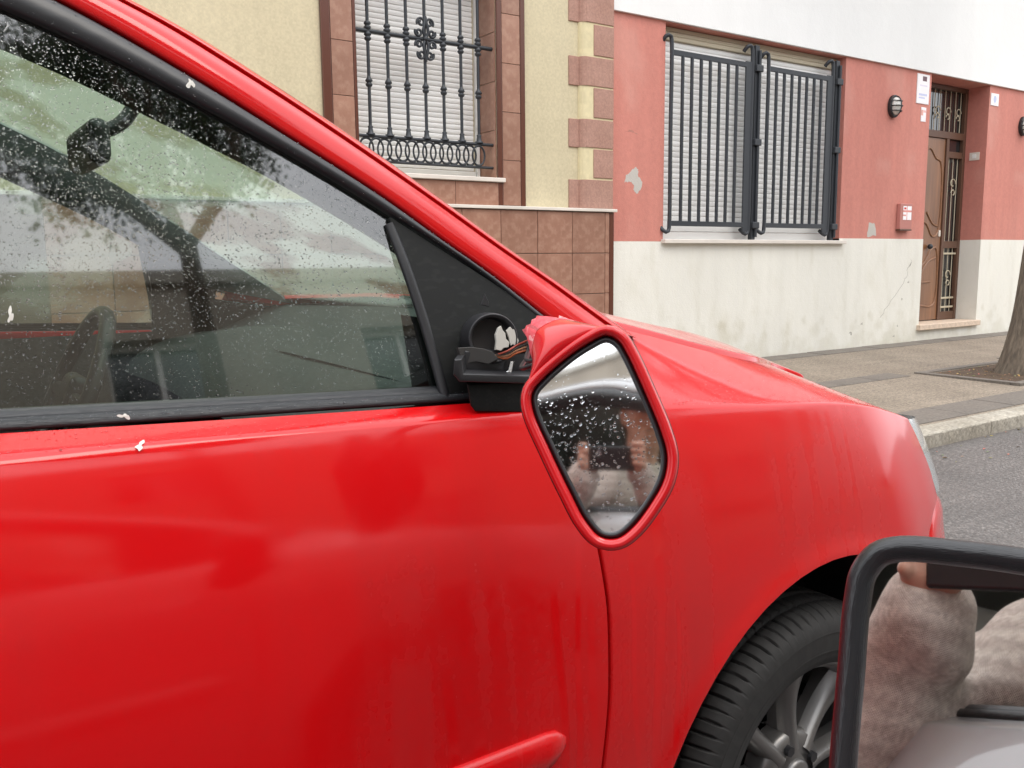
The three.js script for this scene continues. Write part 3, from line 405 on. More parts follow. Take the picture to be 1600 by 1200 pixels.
const arcPts = ([cx, cy, r], a0, a1, n = 14) => Array.from({ length: n + 1 }, (_, i) => { const a = mix(a0, a1, i / n) * Math.PI / 180; return [cx + r * Math.cos(a), cy + r * Math.sin(a)]; });
const gapX = spl([[0.25, 0.655], [0.40, 0.664], [0.528, 0.677], [0.654, 0.689], [0.73, 0.690], [0.80, 0.684], [0.9, 0.668], [0.99, 0.655]]);
const beltY = spl([[-2.2, 1.075], [-1.3, 1.062], [-0.4, 1.04], [0.06, 1.022], [0.226, 1.015], [0.52, 1.003], [0.7, 0.996]]);
const hoodY = spl([[0.70, 1.095], [0.80, 1.082], [0.91, 1.060], [1.10, 1.016], [1.23, 0.990], [1.36, 0.968], [1.50, 0.938], [1.60, 0.902], [1.70, 0.856], [1.78, 0.806]]);
const glassS = y => 0.735 - 0.28 * (y - 1.02);      // plane of the side windows
const C = {};
{
  const den = t => t < 0.5 ? t * 1.5 : 0.75 + (t - 0.5) * 0.5;
  const g = 0.0036;
  C.door = panel(line([[-0.40, 0.27], [gapX(0.27) - g, 0.27]]), u => { const x = mix(-0.40, gapX(beltY(0.65)) - g, u); return [x, beltY(x)]; }, line([[-0.40, 0.27], [-0.40, beltY(-0.4)]]), v => { const y = mix(0.27, beltY(0.655), v); return [gapX(y) - g, y]; }, 60, 70, side, 0.022, den);
  const fB = line([[gapX(0.27) + g, 0.27], [0.70, 0.27], [0.745, 0.272], ...arcPts(ARCH, 184, 35, 24)], false);
  const fT = u => { const x = mix(0.69, 1.502, u); return [x, hoodY(x) - 0.003]; };
  const fL = v => { const y = mix(0.27, hoodY(0.69) - 0.003, v); return [y < 0.99 ? gapX(y) + g : mix(0.655 + g, 0.69, (y - 0.99) / (hoodY(0.69) - 0.993)), y]; };
  const aE = arcPts(ARCH, 35, 35, 1)[0];
  const fR = line([aE, [1.478, 0.62], [1.492, 0.675], [1.53, 0.70], [1.588, 0.718], [1.590, 0.735], [1.572, 0.78], [1.545, 0.83], [1.518, 0.88], [1.502, hoodY(1.502) - 0.003]], false);
  C.fender = panel(fB, fT, fL, fR, 110, 130, side, 0.025, den);
  C.rearDoor = panel(line([...arcPts(ARCHR, 66, 10, 8), [-1.06, 0.3], [-0.98, 0.27], [-0.406, 0.27]], false), u => { const x = mix(-1.295, -0.406, u); return [x, beltY(x)]; }, line([arcPts(ARCHR, 66, 66, 1)[0], [-1.295, beltY(-1.295)]]), line([[-0.406, 0.27], [-0.406, beltY(-0.406)]]), 36, 40, side, 0.02, den);
  C.quarter = panel(line([[-2.16, 0.33], [-1.9, 0.3], [-1.85, 0.3], ...arcPts(ARCHR, 176, 67, 14)], false), u => { const x = mix(-2.10, -1.30, u); return [x, beltY(x)]; }, line([[-2.16, 0.33], [-2.19, 0.6], [-2.10, beltY(-2.1)]]), line([arcPts(ARCHR, 67, 67, 1)[0], [-1.30, beltY(-1.3)]]), 36, 40, side, 0.02, den);
  C.sill = panel(line([[-1.06, 0.16], [0.74, 0.16]]), line([[-1.05, 0.265], [0.735, 0.265]]), line([[-1.06, 0.16], [-1.05, 0.265]]), line([[0.74, 0.16], [0.735, 0.265]]), 24, 10, (x, y) => side(x, y) - 0.006, 0.02);
  // bonnet
  const hs = x => side(x, hoodY(x) - 0.003) - 0.008, hx = (w, t) => mix(0.815 + 0.235 * (1 - t * t), 1.585 + 0.19 * (1 - t * t), w);
  C.hood = grid(72, 72, (w0, c) => { const w = 0.5 - 0.5 * Math.cos(Math.PI * w0), t = Math.sin((1 - 2 * c) * Math.PI / 2), x = hx(w, t), s = hs(Math.min(x, 1.56)), a = Math.abs(t), edge = (1 - ss(0.0, 0.010, 1 - a)) * 0.024 - 0.006 + (1 - ss(0, 0.02, 1 - w)) * 0.02 + (1 - ss(0, 0.02, w)) * 0.012; return [x, hoodY(x) + 0.052 * (1 - Math.pow(a, 2.2)) * (1.12 - 0.05 * w) + 0.003 * Math.exp(-(((a - 0.62) / 0.08) ** 2)) - edge, t * s, ...paintUV(x, 0.8 + t * 0.3)]; });
  // nose: plan curve swept over heights
  const plen = [0]; const full = [...planX]; for (let i = 1; i < full.length; i++) plen[i] = plen[i - 1] + Math.hypot(full[i][0] - full[i - 1][0], full[i][1] - full[i - 1][1]);
  const px = spl(full.map((p, i) => [plen[i] / plen[plen.length - 1], p[0]])), ps = spl(full.map((p, i) => [plen[i] / plen[plen.length - 1], p[1]]));
  const nose = (q, y, out = 0) => { const a = Math.abs(q), x = px(1 - a), k = below(creaseY(Math.min(x, 1.6)) - y) / 0.846; return [x - rake(y) + out * (1 - a), y, Math.sign(q || 1) * (ps(1 - a) * k + out * a)]; };
  const qAt = x => { let a = 0, b = 1; for (let i = 0; i < 40; i++) { const m = (a + b) / 2; if (px(1 - m) < x) b = m; else a = m; } return a; };
  const q0 = qAt(1.482), topY = spl([[0, 0.60], [0.3, 0.62], [0.55, 0.69], [qAt(1.60), 0.712], [qAt(1.53), 0.694], [q0, 0.60]].sort((a, b) => a[0] - b[0]));
  C.bumper = grid(90, 30, (a, b) => { const q = mix(q0, -q0, a), ty = topY(Math.abs(q)), y = mix(0.19, ty, b), e = (1 - ss(0, 0.05, 1 - b)) * 0.014, bul = 0.014 * Math.sin(Math.PI * clamp(b * 1.15)); const p = nose(q, y, bul - e); return [p[0], p[1], p[2], ...paintUV(p[0], p[1])]; });
  const lampEdge = spl([[0.715, 1.590], [0.78, 1.594], [0.83, 1.585], [0.86, 1.580], [0.90, 1.574]]);
  const lampGrid = (out, n0, n1) => grid(n0, n1, (a, b) => { const y = mix(0.722, 0.866 - 0.05 * a, b), xr = lampEdge(y), q = mix(qAt(xr), qAt(1.83), a), p = nose(q, y, out); return p; });
  C.lampLens = lampGrid(0.001, 24, 14); C.lampBack = lampGrid(-0.04, 12, 8);
  C.grille = grid(30, 8, (a, b) => { const q = mix(qAt(1.83), -qAt(1.83), a); return nose(q, mix(0.63, 0.80, b), -0.012); });
  // window line: glass edge E, seal edge K, pillar silhouette P (x, y), base of the windscreen pillar to the tail
  const E = line([[0.662, 1.100], [0.60, 1.150], [0.476, 1.229], [0.403, 1.272], [0.334, 1.309], [0.269, 1.342], [0.209, 1.372], [0.152, 1.397], [0.099, 1.417], [0, 1.449], [-0.12, 1.473], [-0.40, 1.492], [-1.2, 1.478], [-1.62, 1.43]]);
  const K = line([[0.694, 1.090], [0.607, 1.156], [0.557, 1.190], [0.479, 1.245], [0.371, 1.311], [0.273, 1.369], [0.15, 1.433], [0.05, 1.472], [-0.1, 1.50], [-0.40, 1.518], [-1.2, 1.505], [-1.66, 1.455]]);
  const P = line([[0.868, 1.057], [0.811, 1.094], [0.751, 1.134], [0.675, 1.182], [0.587, 1.242], [0.505, 1.297], [0.429, 1.345], [0.357, 1.388], [0.29, 1.426], [0.229, 1.454], [0.1, 1.508], [-0.05, 1.542], [-0.40, 1.566], [-1.2, 1.548], [-1.75, 1.475]]);
  C.E = E; C.K = K; C.P = P;
  const strip = (A, Bc, sec, n = 120, u0 = 0, u1 = 1) => grid(n, sec.length - 1, (u, v) => { const t = mix(u0, u1, 1 - u), [w, d] = sec[Math.round(v * (sec.length - 1))], a = A(t), b = Bc(t), x = mix(a[0], b[0], w), y = mix(a[1], b[1], w); return [x, y, glassS(y) + d, ...paintUV(x, y)]; });
  const dense = s => { const f = spl(s.map((p, i) => [i, p[0]])), h = spl(s.map((p, i) => [i, p[1]])), o = []; for (let i = 0; i <= (s.length - 1) * 3; i++) o.push([f(i / 3), h(i / 3)]); return o; };
  C.seal = strip(E, K, dense([[0, -0.014], [0.02, -0.002], [0.1, 0.004], [0.45, 0.008], [0.8, 0.006], [0.93, 0.001], [0.99, -0.010], [1, -0.02]]), 120);
  C.pillar = strip(K, P, dense([[0.005, -0.02], [0.015, -0.006], [0.06, 0.001], [0.25, 0.004], [0.45, 0.002], [0.60, -0.004], [0.665, -0.007], [0.685, -0.013], [0.72, -0.013], [0.745, -0.007], [0.85, -0.014], [0.95, -0.027], [1, -0.036], [0.99, -0.06]]), 120);
  C.pillarInner = strip(E, P, [[0.02, -0.016], [-0.12, -0.045], [-0.3, -0.072], [-0.1, -0.098], [0.5, -0.098], [1, -0.065]], 80);
  // windscreen, roof, tailgate
  const pT = 0.44, arcT = t => P(t);
  let tTop = 0; { let best = 9; for (let i = 0; i <= 400; i++) { const p = P(i / 400), d = Math.abs(p[0] - 0.06); if (d < best) { best = d; tTop = i / 400; } } }
  void pT;
  C.windscreen = grid(30, 26, (a, b) => { const c = 1 - 2 * a, p = arcT(mix(0, tTop, b)), s = glassS(p[1]) - 0.052; return [p[0] + mix(0.20, 0.10, b) * (1 - c * c) - 0.006, p[1] + mix(-0.01, 0.03, b) * (1 - c * c) - 0.006, c * s, a, b]; });
  C.roof = grid(40, 26, (a, b) => { const c = 1 - 2 * b, p = P(mix(1, tTop, a)), s = glassS(p[1]) - 0.040; return [p[0] + 0.10 * (1 - c * c) * ss(0.75, 1, a), p[1] + (0.002 + 0.04 * (1 - Math.pow(Math.abs(c), 2.6))), c * s, ...paintUV(p[0], 1.2 + c * 0.3)]; });
  C.headliner = grid(20, 12, (a, b) => { const c = 1 - 2 * b, p = P(mix(1, tTop, a)), s = glassS(p[1]) - 0.06; return [p[0] + 0.08 * (1 - c * c) * ss(0.75, 1, a), p[1] - 0.025 + 0.02 * (1 - c * c), c * s]; });
  C.rearGlass = grid(16, 10, (a, b) => { const c = 2 * a - 1, p = P(1); const x = mix(-2.10, p[0], b) - 0.06 * (1 - c * c), y = mix(1.08, p[1], b), s = mix(0.70, glassS(p[1]) - 0.06, b); return [x, y, c * s]; });
  C.cPillar = grid(6, 10, (a, b) => { const x0 = mix(-2.10, -1.75, b), x1 = mix(-1.95, -1.62, b), y = mix(1.06, 1.46, b), x = mix(x0, x1, a); return [x, y, glassS(y) + 0.004 - 0.05 * (1 - a), ...paintUV(x, y)]; });
  C.tail = grid(30, 16, (a, b) => { const c = 2 * a - 1, y = mix(0.34, 1.085, b), bul = 0.09 * (1 - Math.pow(Math.abs(c), 3)); const x = mix(mix(-2.16, -2.2, ss(0, 0.4, b)), -2.10, ss(0.4, 1, b)); return [x - bul, y, c * (side(Math.max(x, -2.15), Math.min(y, beltY(-2.1))) - 0.004), ...paintUV(-2.1, y)]; });
  C.rearBumper = grid(40, 10, (a, b) => { const c = 2 * a - 1, y = mix(0.22, 0.56, b), k = Math.pow(Math.abs(c), 4); return [-2.27 + 0.16 * k - 0.03 * Math.sin(Math.PI * b), y, c * 0.80, ...paintUV(-2.2, y)]; });
  // side glass (front door) and rear door glass
  const glassPoly = (A, B2) => { const s = new THREE.Shape(); A.forEach((p, i) => i ? s.lineTo(...p) : s.moveTo(...p)); s.closePath(); const gg = new THREE.ShapeGeometry(s); const p = gg.attributes.position; for (let i = 0; i < p.count; i++) p.setZ(i, glassS(p.getY(i)) + B2); gg.computeVertexNormals(); return gg; };
  const up = []; for (let i = 0; i <= 60; i++) { const p = E(i / 60 * 0.62); if (p[0] < 0.49 && p[0] > -0.385) up.push([p[0], p[1] + 0.004]); }
  C.glassOutline = [[-0.385, beltY(-0.385) + 0.008], [0.522, beltY(0.522) + 0.008], [0.484, 1.226], ...up, [-0.385, 1.496]];
  C.glassSheet = glassPoly(C.glassOutline, -0.006);
  C.rearDoorGlass = glassPoly([[-1.60, 1.07], [-0.46, 1.045], [-0.46, 1.492], [-1.2, 1.48], [-1.60, 1.435]], -0.006);
  C.bPillar = grid(2, 8, (a, b) => { const x = mix(-0.465, -0.38, a), y = mix(1.03, 1.50, b); return [x, y, glassS(y) + 0.002]; });
  // black strip on the belt, runs the length of the side windows
  const beltSec = [[0.0, -0.012], [0.0005, 0.006], [0.003, 0.010], [0.008, 0.0105], [0.013, 0.008], [0.0145, 0.003], [0.016, 0.003], [0.021, 0.000], [0.024, -0.008]];
  C.beltTrim = grid(80, beltSec.length - 1, (u, v) => { const x = mix(-1.9, 0.552, u), [dy, d] = beltSec[Math.round(v * (beltSec.length - 1))], y = beltY(x) + dy * 0.8; return [x, y, glassS(y) + d]; });
  // black triangle in the corner of the window
  const sail = [[0.479, 1.222], [0.524, beltY(0.52) + 0.004], [0.556, beltY(0.556) - 0.004], [0.655, 0.995], [0.665, 1.05], [0.669, 1.104], [0.60, 1.148]];
  C.sail = panel(line([[0.524, 1.006], [0.58, 1.003], [0.655, 0.998]], false), line([[0.483, 1.222], [0.60, 1.149], [0.668, 1.104]], false), line([[0.524, 1.006], [0.515, 1.06], [0.483, 1.222]], false), line([[0.655, 0.998], [0.664, 1.05], [0.668, 1.104]], false), 24, 30, (x, y) => glassS(y) + 0.002 + 0.006 * ss(1.22, 1.05, y), 0.012); void sail;
  C.runChannel = tube([[0.518, 1.006, glassS(1.006) + 0.003], [0.507, 1.09, glassS(1.09) + 0.002], [0.494, 1.16, glassS(1.16) + 0.001], [0.483, 1.214, glassS(1.214) - 0.004]], 0.0065, 20, 8);
  // rubbing strip low on the door
  const rubSec = [[-0.034, -0.004], [-0.033, 0.006], [-0.026, 0.012], [-0.012, 0.013], [0.0, 0.011], [0.008, 0.008], [0.0105, 0.003], [0.011, -0.004]];
  C.rubStrip = grid(60, rubSec.length - 1, (u, v) => { const x = mix(-0.36, 0.617, u), k = Math.sqrt(clamp((1 - u) / 0.022)) * Math.sqrt(clamp(u / 0.022)), [dy, d] = rubSec[Math.round(v * (rubSec.length - 1))], y = 0.592 + (dy + 0.011) * (0.55 + 0.45 * k) - 0.004 - (u > 0.978 ? 0.006 * (1 - k) : 0); return [x - (dy < -0.012 ? 0.012 : 0) * ss(0.9, 1, u), y, side(x, y) + d * Math.min(1, k * 1.2), ...paintUV(x, y)]; });
  C.liner = grid(30, 4, (a, b) => { const an = mix(-0.15, Math.PI + 0.15, a); return [ARCH[0] + 0.415 * Math.cos(an), ARCH[1] + 0.415 * Math.sin(an), mix(0.50, 0.812, b)]; });
  C.linerBack = (() => { const q = new THREE.CircleGeometry(0.42, 30); q.translate(ARCH[0], ARCH[1], 0.5); return q; })();
  // wheel: tyre with cut shoulder, alloy rim
  const tp = [[0.203, 0.075], [0.207, 0.086], [0.222, 0.0905], [0.2295, 0.0925], [0.2300, 0.0937], [0.2330, 0.0940], [0.2335, 0.0932], [0.25, 0.0955], [0.2620, 0.0953], [0.2622, 0.0962], [0.2650, 0.0960], [0.2652, 0.0949], [0.272, 0.0945], [0.284, 0.0885], [0.2905, 0.0805], [0.2965, 0.0715], [0.3000, 0.060], [0.3012, 0.049], [0.2925, 0.0475], [0.2925, 0.0415], [0.3018, 0.040], [0.3024, 0.016], [0.294, 0.0145], [0.294, 0.009], [0.3025, 0.0075], [0.3025, 0.0]];
  const prof = [...tp, ...tp.slice(0, -1).reverse().map(([r, z]) => [r, -z])];
  const NT = 1080, TB = 92;
  const tg = grid(NT, prof.length - 1, (u, v) => { let [r, z] = prof[Math.round(v * (prof.length - 1))]; const az = Math.abs(z), ph = ((u * TB + (z > 0 ? 0 : 0.5) + az * 9) % 1 + 1) % 1; if (r > 0.287 && az > 0.044 && ph < 0.15) r -= 0.006; else if (r > 0.2955 && az < 0.042 && az > 0.015 && ph > 0.45 && ph < 0.58) r -= 0.005; const a = u * Math.PI * 2; return [r * Math.cos(a), r * Math.sin(a), z, u * 8, v]; });
  C.tyre = tg;
  const lathe = (pts, seg = 72) => { const q = new THREE.LatheGeometry(pts.map(([r, z]) => new THREE.Vector2(r, z)), seg); q.rotateX(Math.PI / 2); return q; };
  C.rimLip = lathe([[0.165, -0.07], [0.183, -0.06], [0.186, 0.045], [0.192, 0.066], [0.199, 0.074], [0.2045, 0.0775], [0.2065, 0.074], [0.2055, 0.066]]);
  const spoke = grid(8, 16, (a, b) => { const r = mix(0.045, 0.191, b), w = mix(0.019, 0.030, sm(b)) * (1 - 0.25 * Math.sin(Math.PI * b)), t = 2 * a - 1, z = mix(0.052, 0.066, b) - 0.018 * Math.sin(Math.PI * b * 0.8) - 0.024 * Math.pow(Math.abs(t), 3); return [t * w, r, z]; });
  C.spoke = merge([spoke, grid(1, 8, (a, b) => { const r = mix(0.045, 0.191, b), w = mix(0.019, 0.030, sm(b)) * (1 - 0.25 * Math.sin(Math.PI * b)); return [w, r, mix(0.0, mix(0.052, 0.066, b) - 0.018 * Math.sin(Math.PI * b * 0.8) - 0.024, a)]; }), grid(1, 8, (a, b) => { const r = mix(0.045, 0.191, b), w = mix(0.019, 0.030, sm(b)) * (1 - 0.25 * Math.sin(Math.PI * b)); return [-w, r, mix(mix(0.052, 0.066, b) - 0.018 * Math.sin(Math.PI * b * 0.8) - 0.024, 0.0, a)]; })]);
  C.hub = lathe([[0.0, 0.05], [0.030, 0.05], [0.034, 0.044], [0.05, 0.046], [0.068, 0.042], [0.074, 0.03], [0.074, 0.0]], 48);
  C.cap = lathe([[0.0, 0.062], [0.022, 0.060], [0.028, 0.055], [0.0285, 0.046]], 32);
  C.disc = lathe([[0.05, 0.0], [0.06, 0.012], [0.128, 0.012], [0.13, 0.006], [0.128, 0.0]], 48);
  C.bolt = new THREE.CylinderGeometry(0.0095, 0.0105, 0.014, 6).rotateX(Math.PI / 2);
}
function wheel(car, x, z, turn) {
  const g = group(car, 'wheel', [x, 0.3025, z]), s = Math.sign(z - WORLD.get(car).z);
  const put = (n, geo, mat, p = [0, 0, 0], rz = 0) => { const m = add(g, n, geo, mat, [x + p[0], 0.3025 + p[1], z + p[2]], [0, 0, rz]); return m; };
  if (s < 0) g.rotation.y = Math.PI;
  put('tyre', C.tyre, M.tyre); put('rim', C.rimLip, M.alloy); put('hub', C.hub, M.alloy); put('centre_cap', C.cap, M.alloy);
  for (let i = 0; i < 8; i++) put('spoke', C.spoke, M.alloy, [0, 0, 0], turn + i * Math.PI / 4);
  for (let i = 0; i < 4; i++) { const a = turn + 0.35 + i * Math.PI / 2; put('wheel_bolt', C.bolt, M.black, [0.049 * Math.cos(a), 0.049 * Math.sin(a), 0.046]); }
  put('brake_disc', C.disc, M.chrome, [0, 0, -0.035]);
  put('brake_caliper', rbox(0.06, 0.13, 0.06, 0.012, 2), M.black, [0.105, 0.03, -0.03]);
  put('brake_drum', new THREE.CylinderGeometry(0.15, 0.15, 0.02, 32).rotateX(Math.PI / 2), M.dark, [0, 0, -0.06]);
}
function makeCar(name, label, x0, zc, paint, openLeft, trim = M.trim, seat = M.seat) {
  const car = thing(name, label, 'car', [x0, 0, zc]);
  const T = g => g, two = (n, geo, mat, both = true) => { const a = add(car, n, geo, mat, [x0, 0, zc]); if (!both) return [a]; const b = add(car, n, mirrorOf(geo), mat, [x0, 0, zc]); return [a, b]; };
  const one = (n, geo, mat, par = car) => add(par, n, geo, mat, [x0, 0, zc]);
  const sub = (pair, n, geo, mat) => { add(pair[0], n, geo, mat, [x0, 0, zc]); add(pair[1], n, mirrorOf(geo), mat, [x0, 0, zc]); };
  void T;
  const doors = two('front_door', C.door, paint);
  sub(doors, 'belt_trim', C.beltTrim, M.rubber); sub(doors, 'rubbing_strip', C.rubStrip, paint); sub(doors, 'window_seal', C.seal, M.rubber); sub(doors, 'corner_panel', C.sail, M.blackSatin); sub(doors, 'run_channel', C.runChannel, M.black);
  add(doors[0], 'window_glass', C.glassSheet, M.glass, [x0, 0, zc]); if (!openLeft) add(doors[1], 'window_glass', mirrorOf(C.glassSheet), M.fogGlass, [x0, 0, zc]);
  const card = grid(8, 8, (a, b) => { const x = mix(-0.38, 0.62, a), y = mix(0.3, 1.0, b); return [x, y, side(x, Math.min(y, 0.97)) - 0.07 - 0.02 * Math.sin(b * 3)]; });
  sub(doors, 'door_card', card, trim);
  { const hg = tube([[-0.34, 0.872, side(-0.34, 0.87) + 0.004], [-0.31, 0.878, side(-0.31, 0.87) + 0.036], [-0.24, 0.88, side(-0.24, 0.88) + 0.042], [-0.17, 0.878, side(-0.17, 0.87) + 0.036], [-0.14, 0.872, side(-0.14, 0.87) + 0.004]], 0.012, 30, 8); sub(doors, 'door_handle', hg, paint); }
  two('front_fender', C.fender, paint);
  const rd = two('rear_door', C.rearDoor, paint); sub(rd, 'window_glass', C.rearDoorGlass, M.darkGlass);
  two('door_jamb', grid(1, 24, (a, b) => { const y = mix(0.28, 0.985, b), x = gapX(y) + (a - 0.5) * 0.03; return [x, y, side(x, y) - 0.014]; }), M.dark); two('cowl_side', grid(4, 6, (a, b) => { const x = mix(0.50, 0.86, a), y = mix(0.86, 1.105 - 0.06 * a, b); return [x, y, glassS(y) - 0.045]; }), M.dark); two('rear_quarter', C.quarter, paint); two('sill', C.sill, paint); two('roof_pillar', C.pillar, paint); two('pillar_trim', C.pillarInner, M.trim); two('centre_pillar', C.bPillar, M.black); two('rear_pillar', C.cPillar, paint);
  one('bonnet', C.hood, paint); const bp = one('front_bumper', C.bumper, paint); one('grille', C.grille, M.black, bp); one('roof', C.roof, paint); one('headliner', C.headliner, M.liner); one('tailgate', C.tail, paint); one('rear_bumper', C.rearBumper, paint); one('rear_window', C.rearGlass, M.darkGlass);
  const ws = one('windscreen', C.windscreen, M.fogGlass);
  add(ws, 'wiper', tube([[0.98, 1.075, 0.35], [1.0, 1.085, 0.0], [1.0, 1.08, -0.3]].map(p => V(...p)), 0.008, 20, 6), M.black, [x0, 0, zc]);
  const hl = two('headlight', C.lampBack, M.chrome); sub(hl, 'lens', C.lampLens, M.lens);
  two('wheel_arch_liner', merge([C.liner, C.linerBack]), M.dark);
  const ln2 = merge([C.liner, C.linerBack]); ln2.translate(ARCHR[0] - ARCH[0], 0, 0); two('wheel_arch_liner', ln2, M.dark);
  for (const [wx, tn] of [[ARCH[0] + 0.024, -0.02], [ARCHR[0] + 0.005, 0.3]]) for (const s of [1, -1]) wheel(car, x0 + wx, zc + s * 0.713, tn);
  // inside
  one('floor_pan', merge([box(-2.1, 0.74, 0.19, 0.23, -0.74, 0.74), box(0.74, 1.72, 0.19, 0.23, -0.49, 0.49), box(0.70, 0.74, 0.23, 1.0, -0.70, 0.70), box(-0.5, -0.44, 0.25, 1.2, -0.66, 0.66).translate(-1.2, 0, 0)]), M.dark);
  const dashG = grid(20, 24, (a, b) => { const z = mix(-0.70, 0.70, a), an = mix(-0.2, 2.9, b), bump = 0.03 * Math.exp(-(((z + 0.36) / 0.2) ** 2)); return [0.66 + 0.24 * Math.cos(an) * (an < 1.57 ? 1.45 : 1), 0.88 + (0.115 + bump) * Math.sin(an), z]; });
  const dash = one('dashboard', dashG, trim);
  one('dash_top', grid(24, 8, (a, b) => { const c = 1 - 2 * a, p = C.P(0.01), z = c * mix(0.70, glassS(p[1]) - 0.03, b); return [mix(0.60, p[0] + 0.19 * (1 - c * c), b), mix(0.985, p[1] - 0.012, sm(b)) + 0.012 * (1 - c * c) * (1 - b), z]; }), trim, dash);
  const sw = add(car, 'steering_wheel', new THREE.TorusGeometry(0.185, 0.016, 10, 40), M.black, [x0 + 0.26, 0.90, zc - 0.36]); sw.rotation.set(0, Math.PI / 2, 0); sw.rotateX(0.42);
  const sb = add(sw, 'spokes', merge([rbox(0.36, 0.03, 0.02, 0.008), rbox(0.12, 0.1, 0.04, 0.02, 2), rbox(0.03, 0.17, 0.02, 0.008).translate(0, -0.09, 0)]), M.black); sb.position.set(0, 0, 0);
  for (const s of [1, -1]) {
    const st = group(car, 'front_seat', [x0 - 0.25, 0.3, zc + s * 0.36]), put = (n, w, h, d, r, p, rz) => { const m = add(st, n, rbox(w, h, d, r, 3), seat, [x0 + p[0], p[1], zc + s * 0.36 + p[2]], [0, 0, rz]); return m; };
    put('cushion', 0.50, 0.16, 0.50, 0.06, [-0.12, 0.50, 0], 0.12); put('backrest', 0.15, 0.62, 0.48, 0.06, [-0.44, 0.84, 0], 0.28); put('headrest', 0.10, 0.17, 0.26, 0.04, [-0.56, 1.23, 0], 0.2); put('base', 0.42, 0.2, 0.42, 0.02, [-0.14, 0.33, 0], 0);
  }
  const rs = group(car, 'rear_seat', [x0 - 1.2, 0.3, zc]); add(rs, 'cushion', rbox(0.5, 0.2, 1.25, 0.06, 3), seat, [x0 - 1.15, 0.5, zc]); add(rs, 'backrest', rbox(0.16, 0.62, 1.25, 0.06, 3), seat, [x0 - 1.45, 0.82, zc], [0, 0, 0.3]);
  const rv = group(car, 'rear_view_mirror', [x0 + 0.30, 1.39, zc]); add(rv, 'housing', rbox(0.035, 0.072, 0.23, 0.02, 3), M.black, [x0 + 0.27, 1.362, zc]); add(rv, 'stalk', tube([[0, 0.02, 0], [0.05, 0.045, 0], [0.085, 0.095, 0]], 0.012, 12, 8), M.black, [x0 + 0.275, 1.362, zc]);
  return { car, doors, x0, zc };
}
const mirCache = new Map(); function mirrorOf(g) { if (!mirCache.has(g)) mirCache.set(g, mirrored(g)); return mirCache.get(g); }
M.lens = phy({ color: rgb(0.36, 0.385, 0.385), roughness: 0.25, transmission: 0.15, thickness: 0, clearcoat: 1, clearcoatRoughness: 0.05 });
const RED = makeCar('red_car', 'red hatchback with its door mirror broken off and dangling', 0, -1.64, M.red, false);

// ---------------------------------------------------------------- red car: mirror foot on the door, torn-off mirror head
const DIR = V(0.62943, -0.20356, -0.74992);
function frameAt(o, n) { const r = V(0.82494, -0.01012, 0.56512); r.addScaledVector(n, -r.dot(n)).normalize(); const u = n.clone().cross(r); return { o, n, r, u, at: (a, b, c = 0) => o.clone().addScaledVector(r, a / 1000).addScaledVector(u, b / 1000).addScaledVector(n, c / 1000) }; }
function outline(pts, n = 140) { const c = new THREE.CatmullRomCurve3(pts.map(p => V(p[0], p[1], 0)), true, 'centripetal'), P = c.getSpacedPoints(n).slice(0, n); return P.map((p, i) => { const a = P[(i + n - 1) % n], b = P[(i + 1) % n], t = b.clone().sub(a).normalize(); return { x: p.x, y: p.y, nx: -t.y, ny: t.x }; }); }
// closed loft round an outline (clockwise points): each section is [offset outwards, depth, scale about centre]
function loft(fr, out, secs, ctr = [0, 0]) { const n = out.length; return grid(n, secs.length - 1, (u, v) => { const o = out[Math.round(u * n) % n], [f, d, k = 1] = secs[Math.round(v * (secs.length - 1))]; const p = fr.at(ctr[0] + (o.x - ctr[0] + o.nx * f) * k, ctr[1] + (o.y - ctr[1] + o.ny * f) * k, d); return [p.x, p.y, p.z]; }); }
function capSheet(fr, out, depth) { const n = out.length, R = 10; return grid(n, R, (u, v) => { const o = out[Math.round(u * n) % n], a = o.x * (1 - v), b = o.y * (1 - v), p = fr.at(a, b, depth(a, b)); return [p.x, p.y, p.z]; }); }
const smoothSecs = (s, m = 3) => { const f = [0, 1, 2].map(i => spl(s.map((p, k) => [k, p[i] ?? 1]))), o = []; for (let i = 0; i <= (s.length - 1) * m; i++) o.push(f.map(g => g(i / m))); return o; };
const dropMat = phy({ color: rgb(0.96, 0.98, 1), roughness: 0.0, transmission: 1, thickness: 0.002, ior: 1.33 });
const dropGeo = (() => { const g = new THREE.SphereGeometry(1, 10, 5, 0, Math.PI * 2, 0, Math.PI / 2); g.rotateX(Math.PI / 2); return g; })();
function drops(parent, count, place, seed) {      // beads of rain on a surface: place(r) -> { p, n, s } or null
  const q = new THREE.Object3D(), z = V(0, 0, 1), r = rnd(seed), mats = [];
  for (let i = 0, t = 0; i < count && t < count * 20; t++) { const d = place(r); if (!d) continue; q.position.copy(d.p).sub(WORLD.get(parent)); q.quaternion.setFromUnitVectors(z, d.n); q.rotateZ(r() * 6.3); const e = 0.75 + r() * 0.5; q.scale.set(d.s * e, d.s / e, d.s * (d.h ?? 0.35 + r() * 0.25)); q.updateMatrix(); mats.push(q.matrix.clone()); i++; }
  const m = new THREE.InstancedMesh(dropGeo, dropMat, mats.length); mats.forEach((x, i) => m.setMatrixAt(i, x)); m.name = 'rain_drops'; m.userData.kind = 'stuff'; m.castShadow = false; m.receiveShadow = true; parent.add(m); return m;
}
const inside = (x, y, poly) => { let c = false; for (let i = 0, j = poly.length - 1; i < poly.length; j = i++) { const [xi, yi] = poly[i], [xj, yj] = poly[j]; if ((yi > y) !== (yj > y) && x < (xj - xi) * (y - yi) / (yj - yi) + xi) c = !c; } return c; };
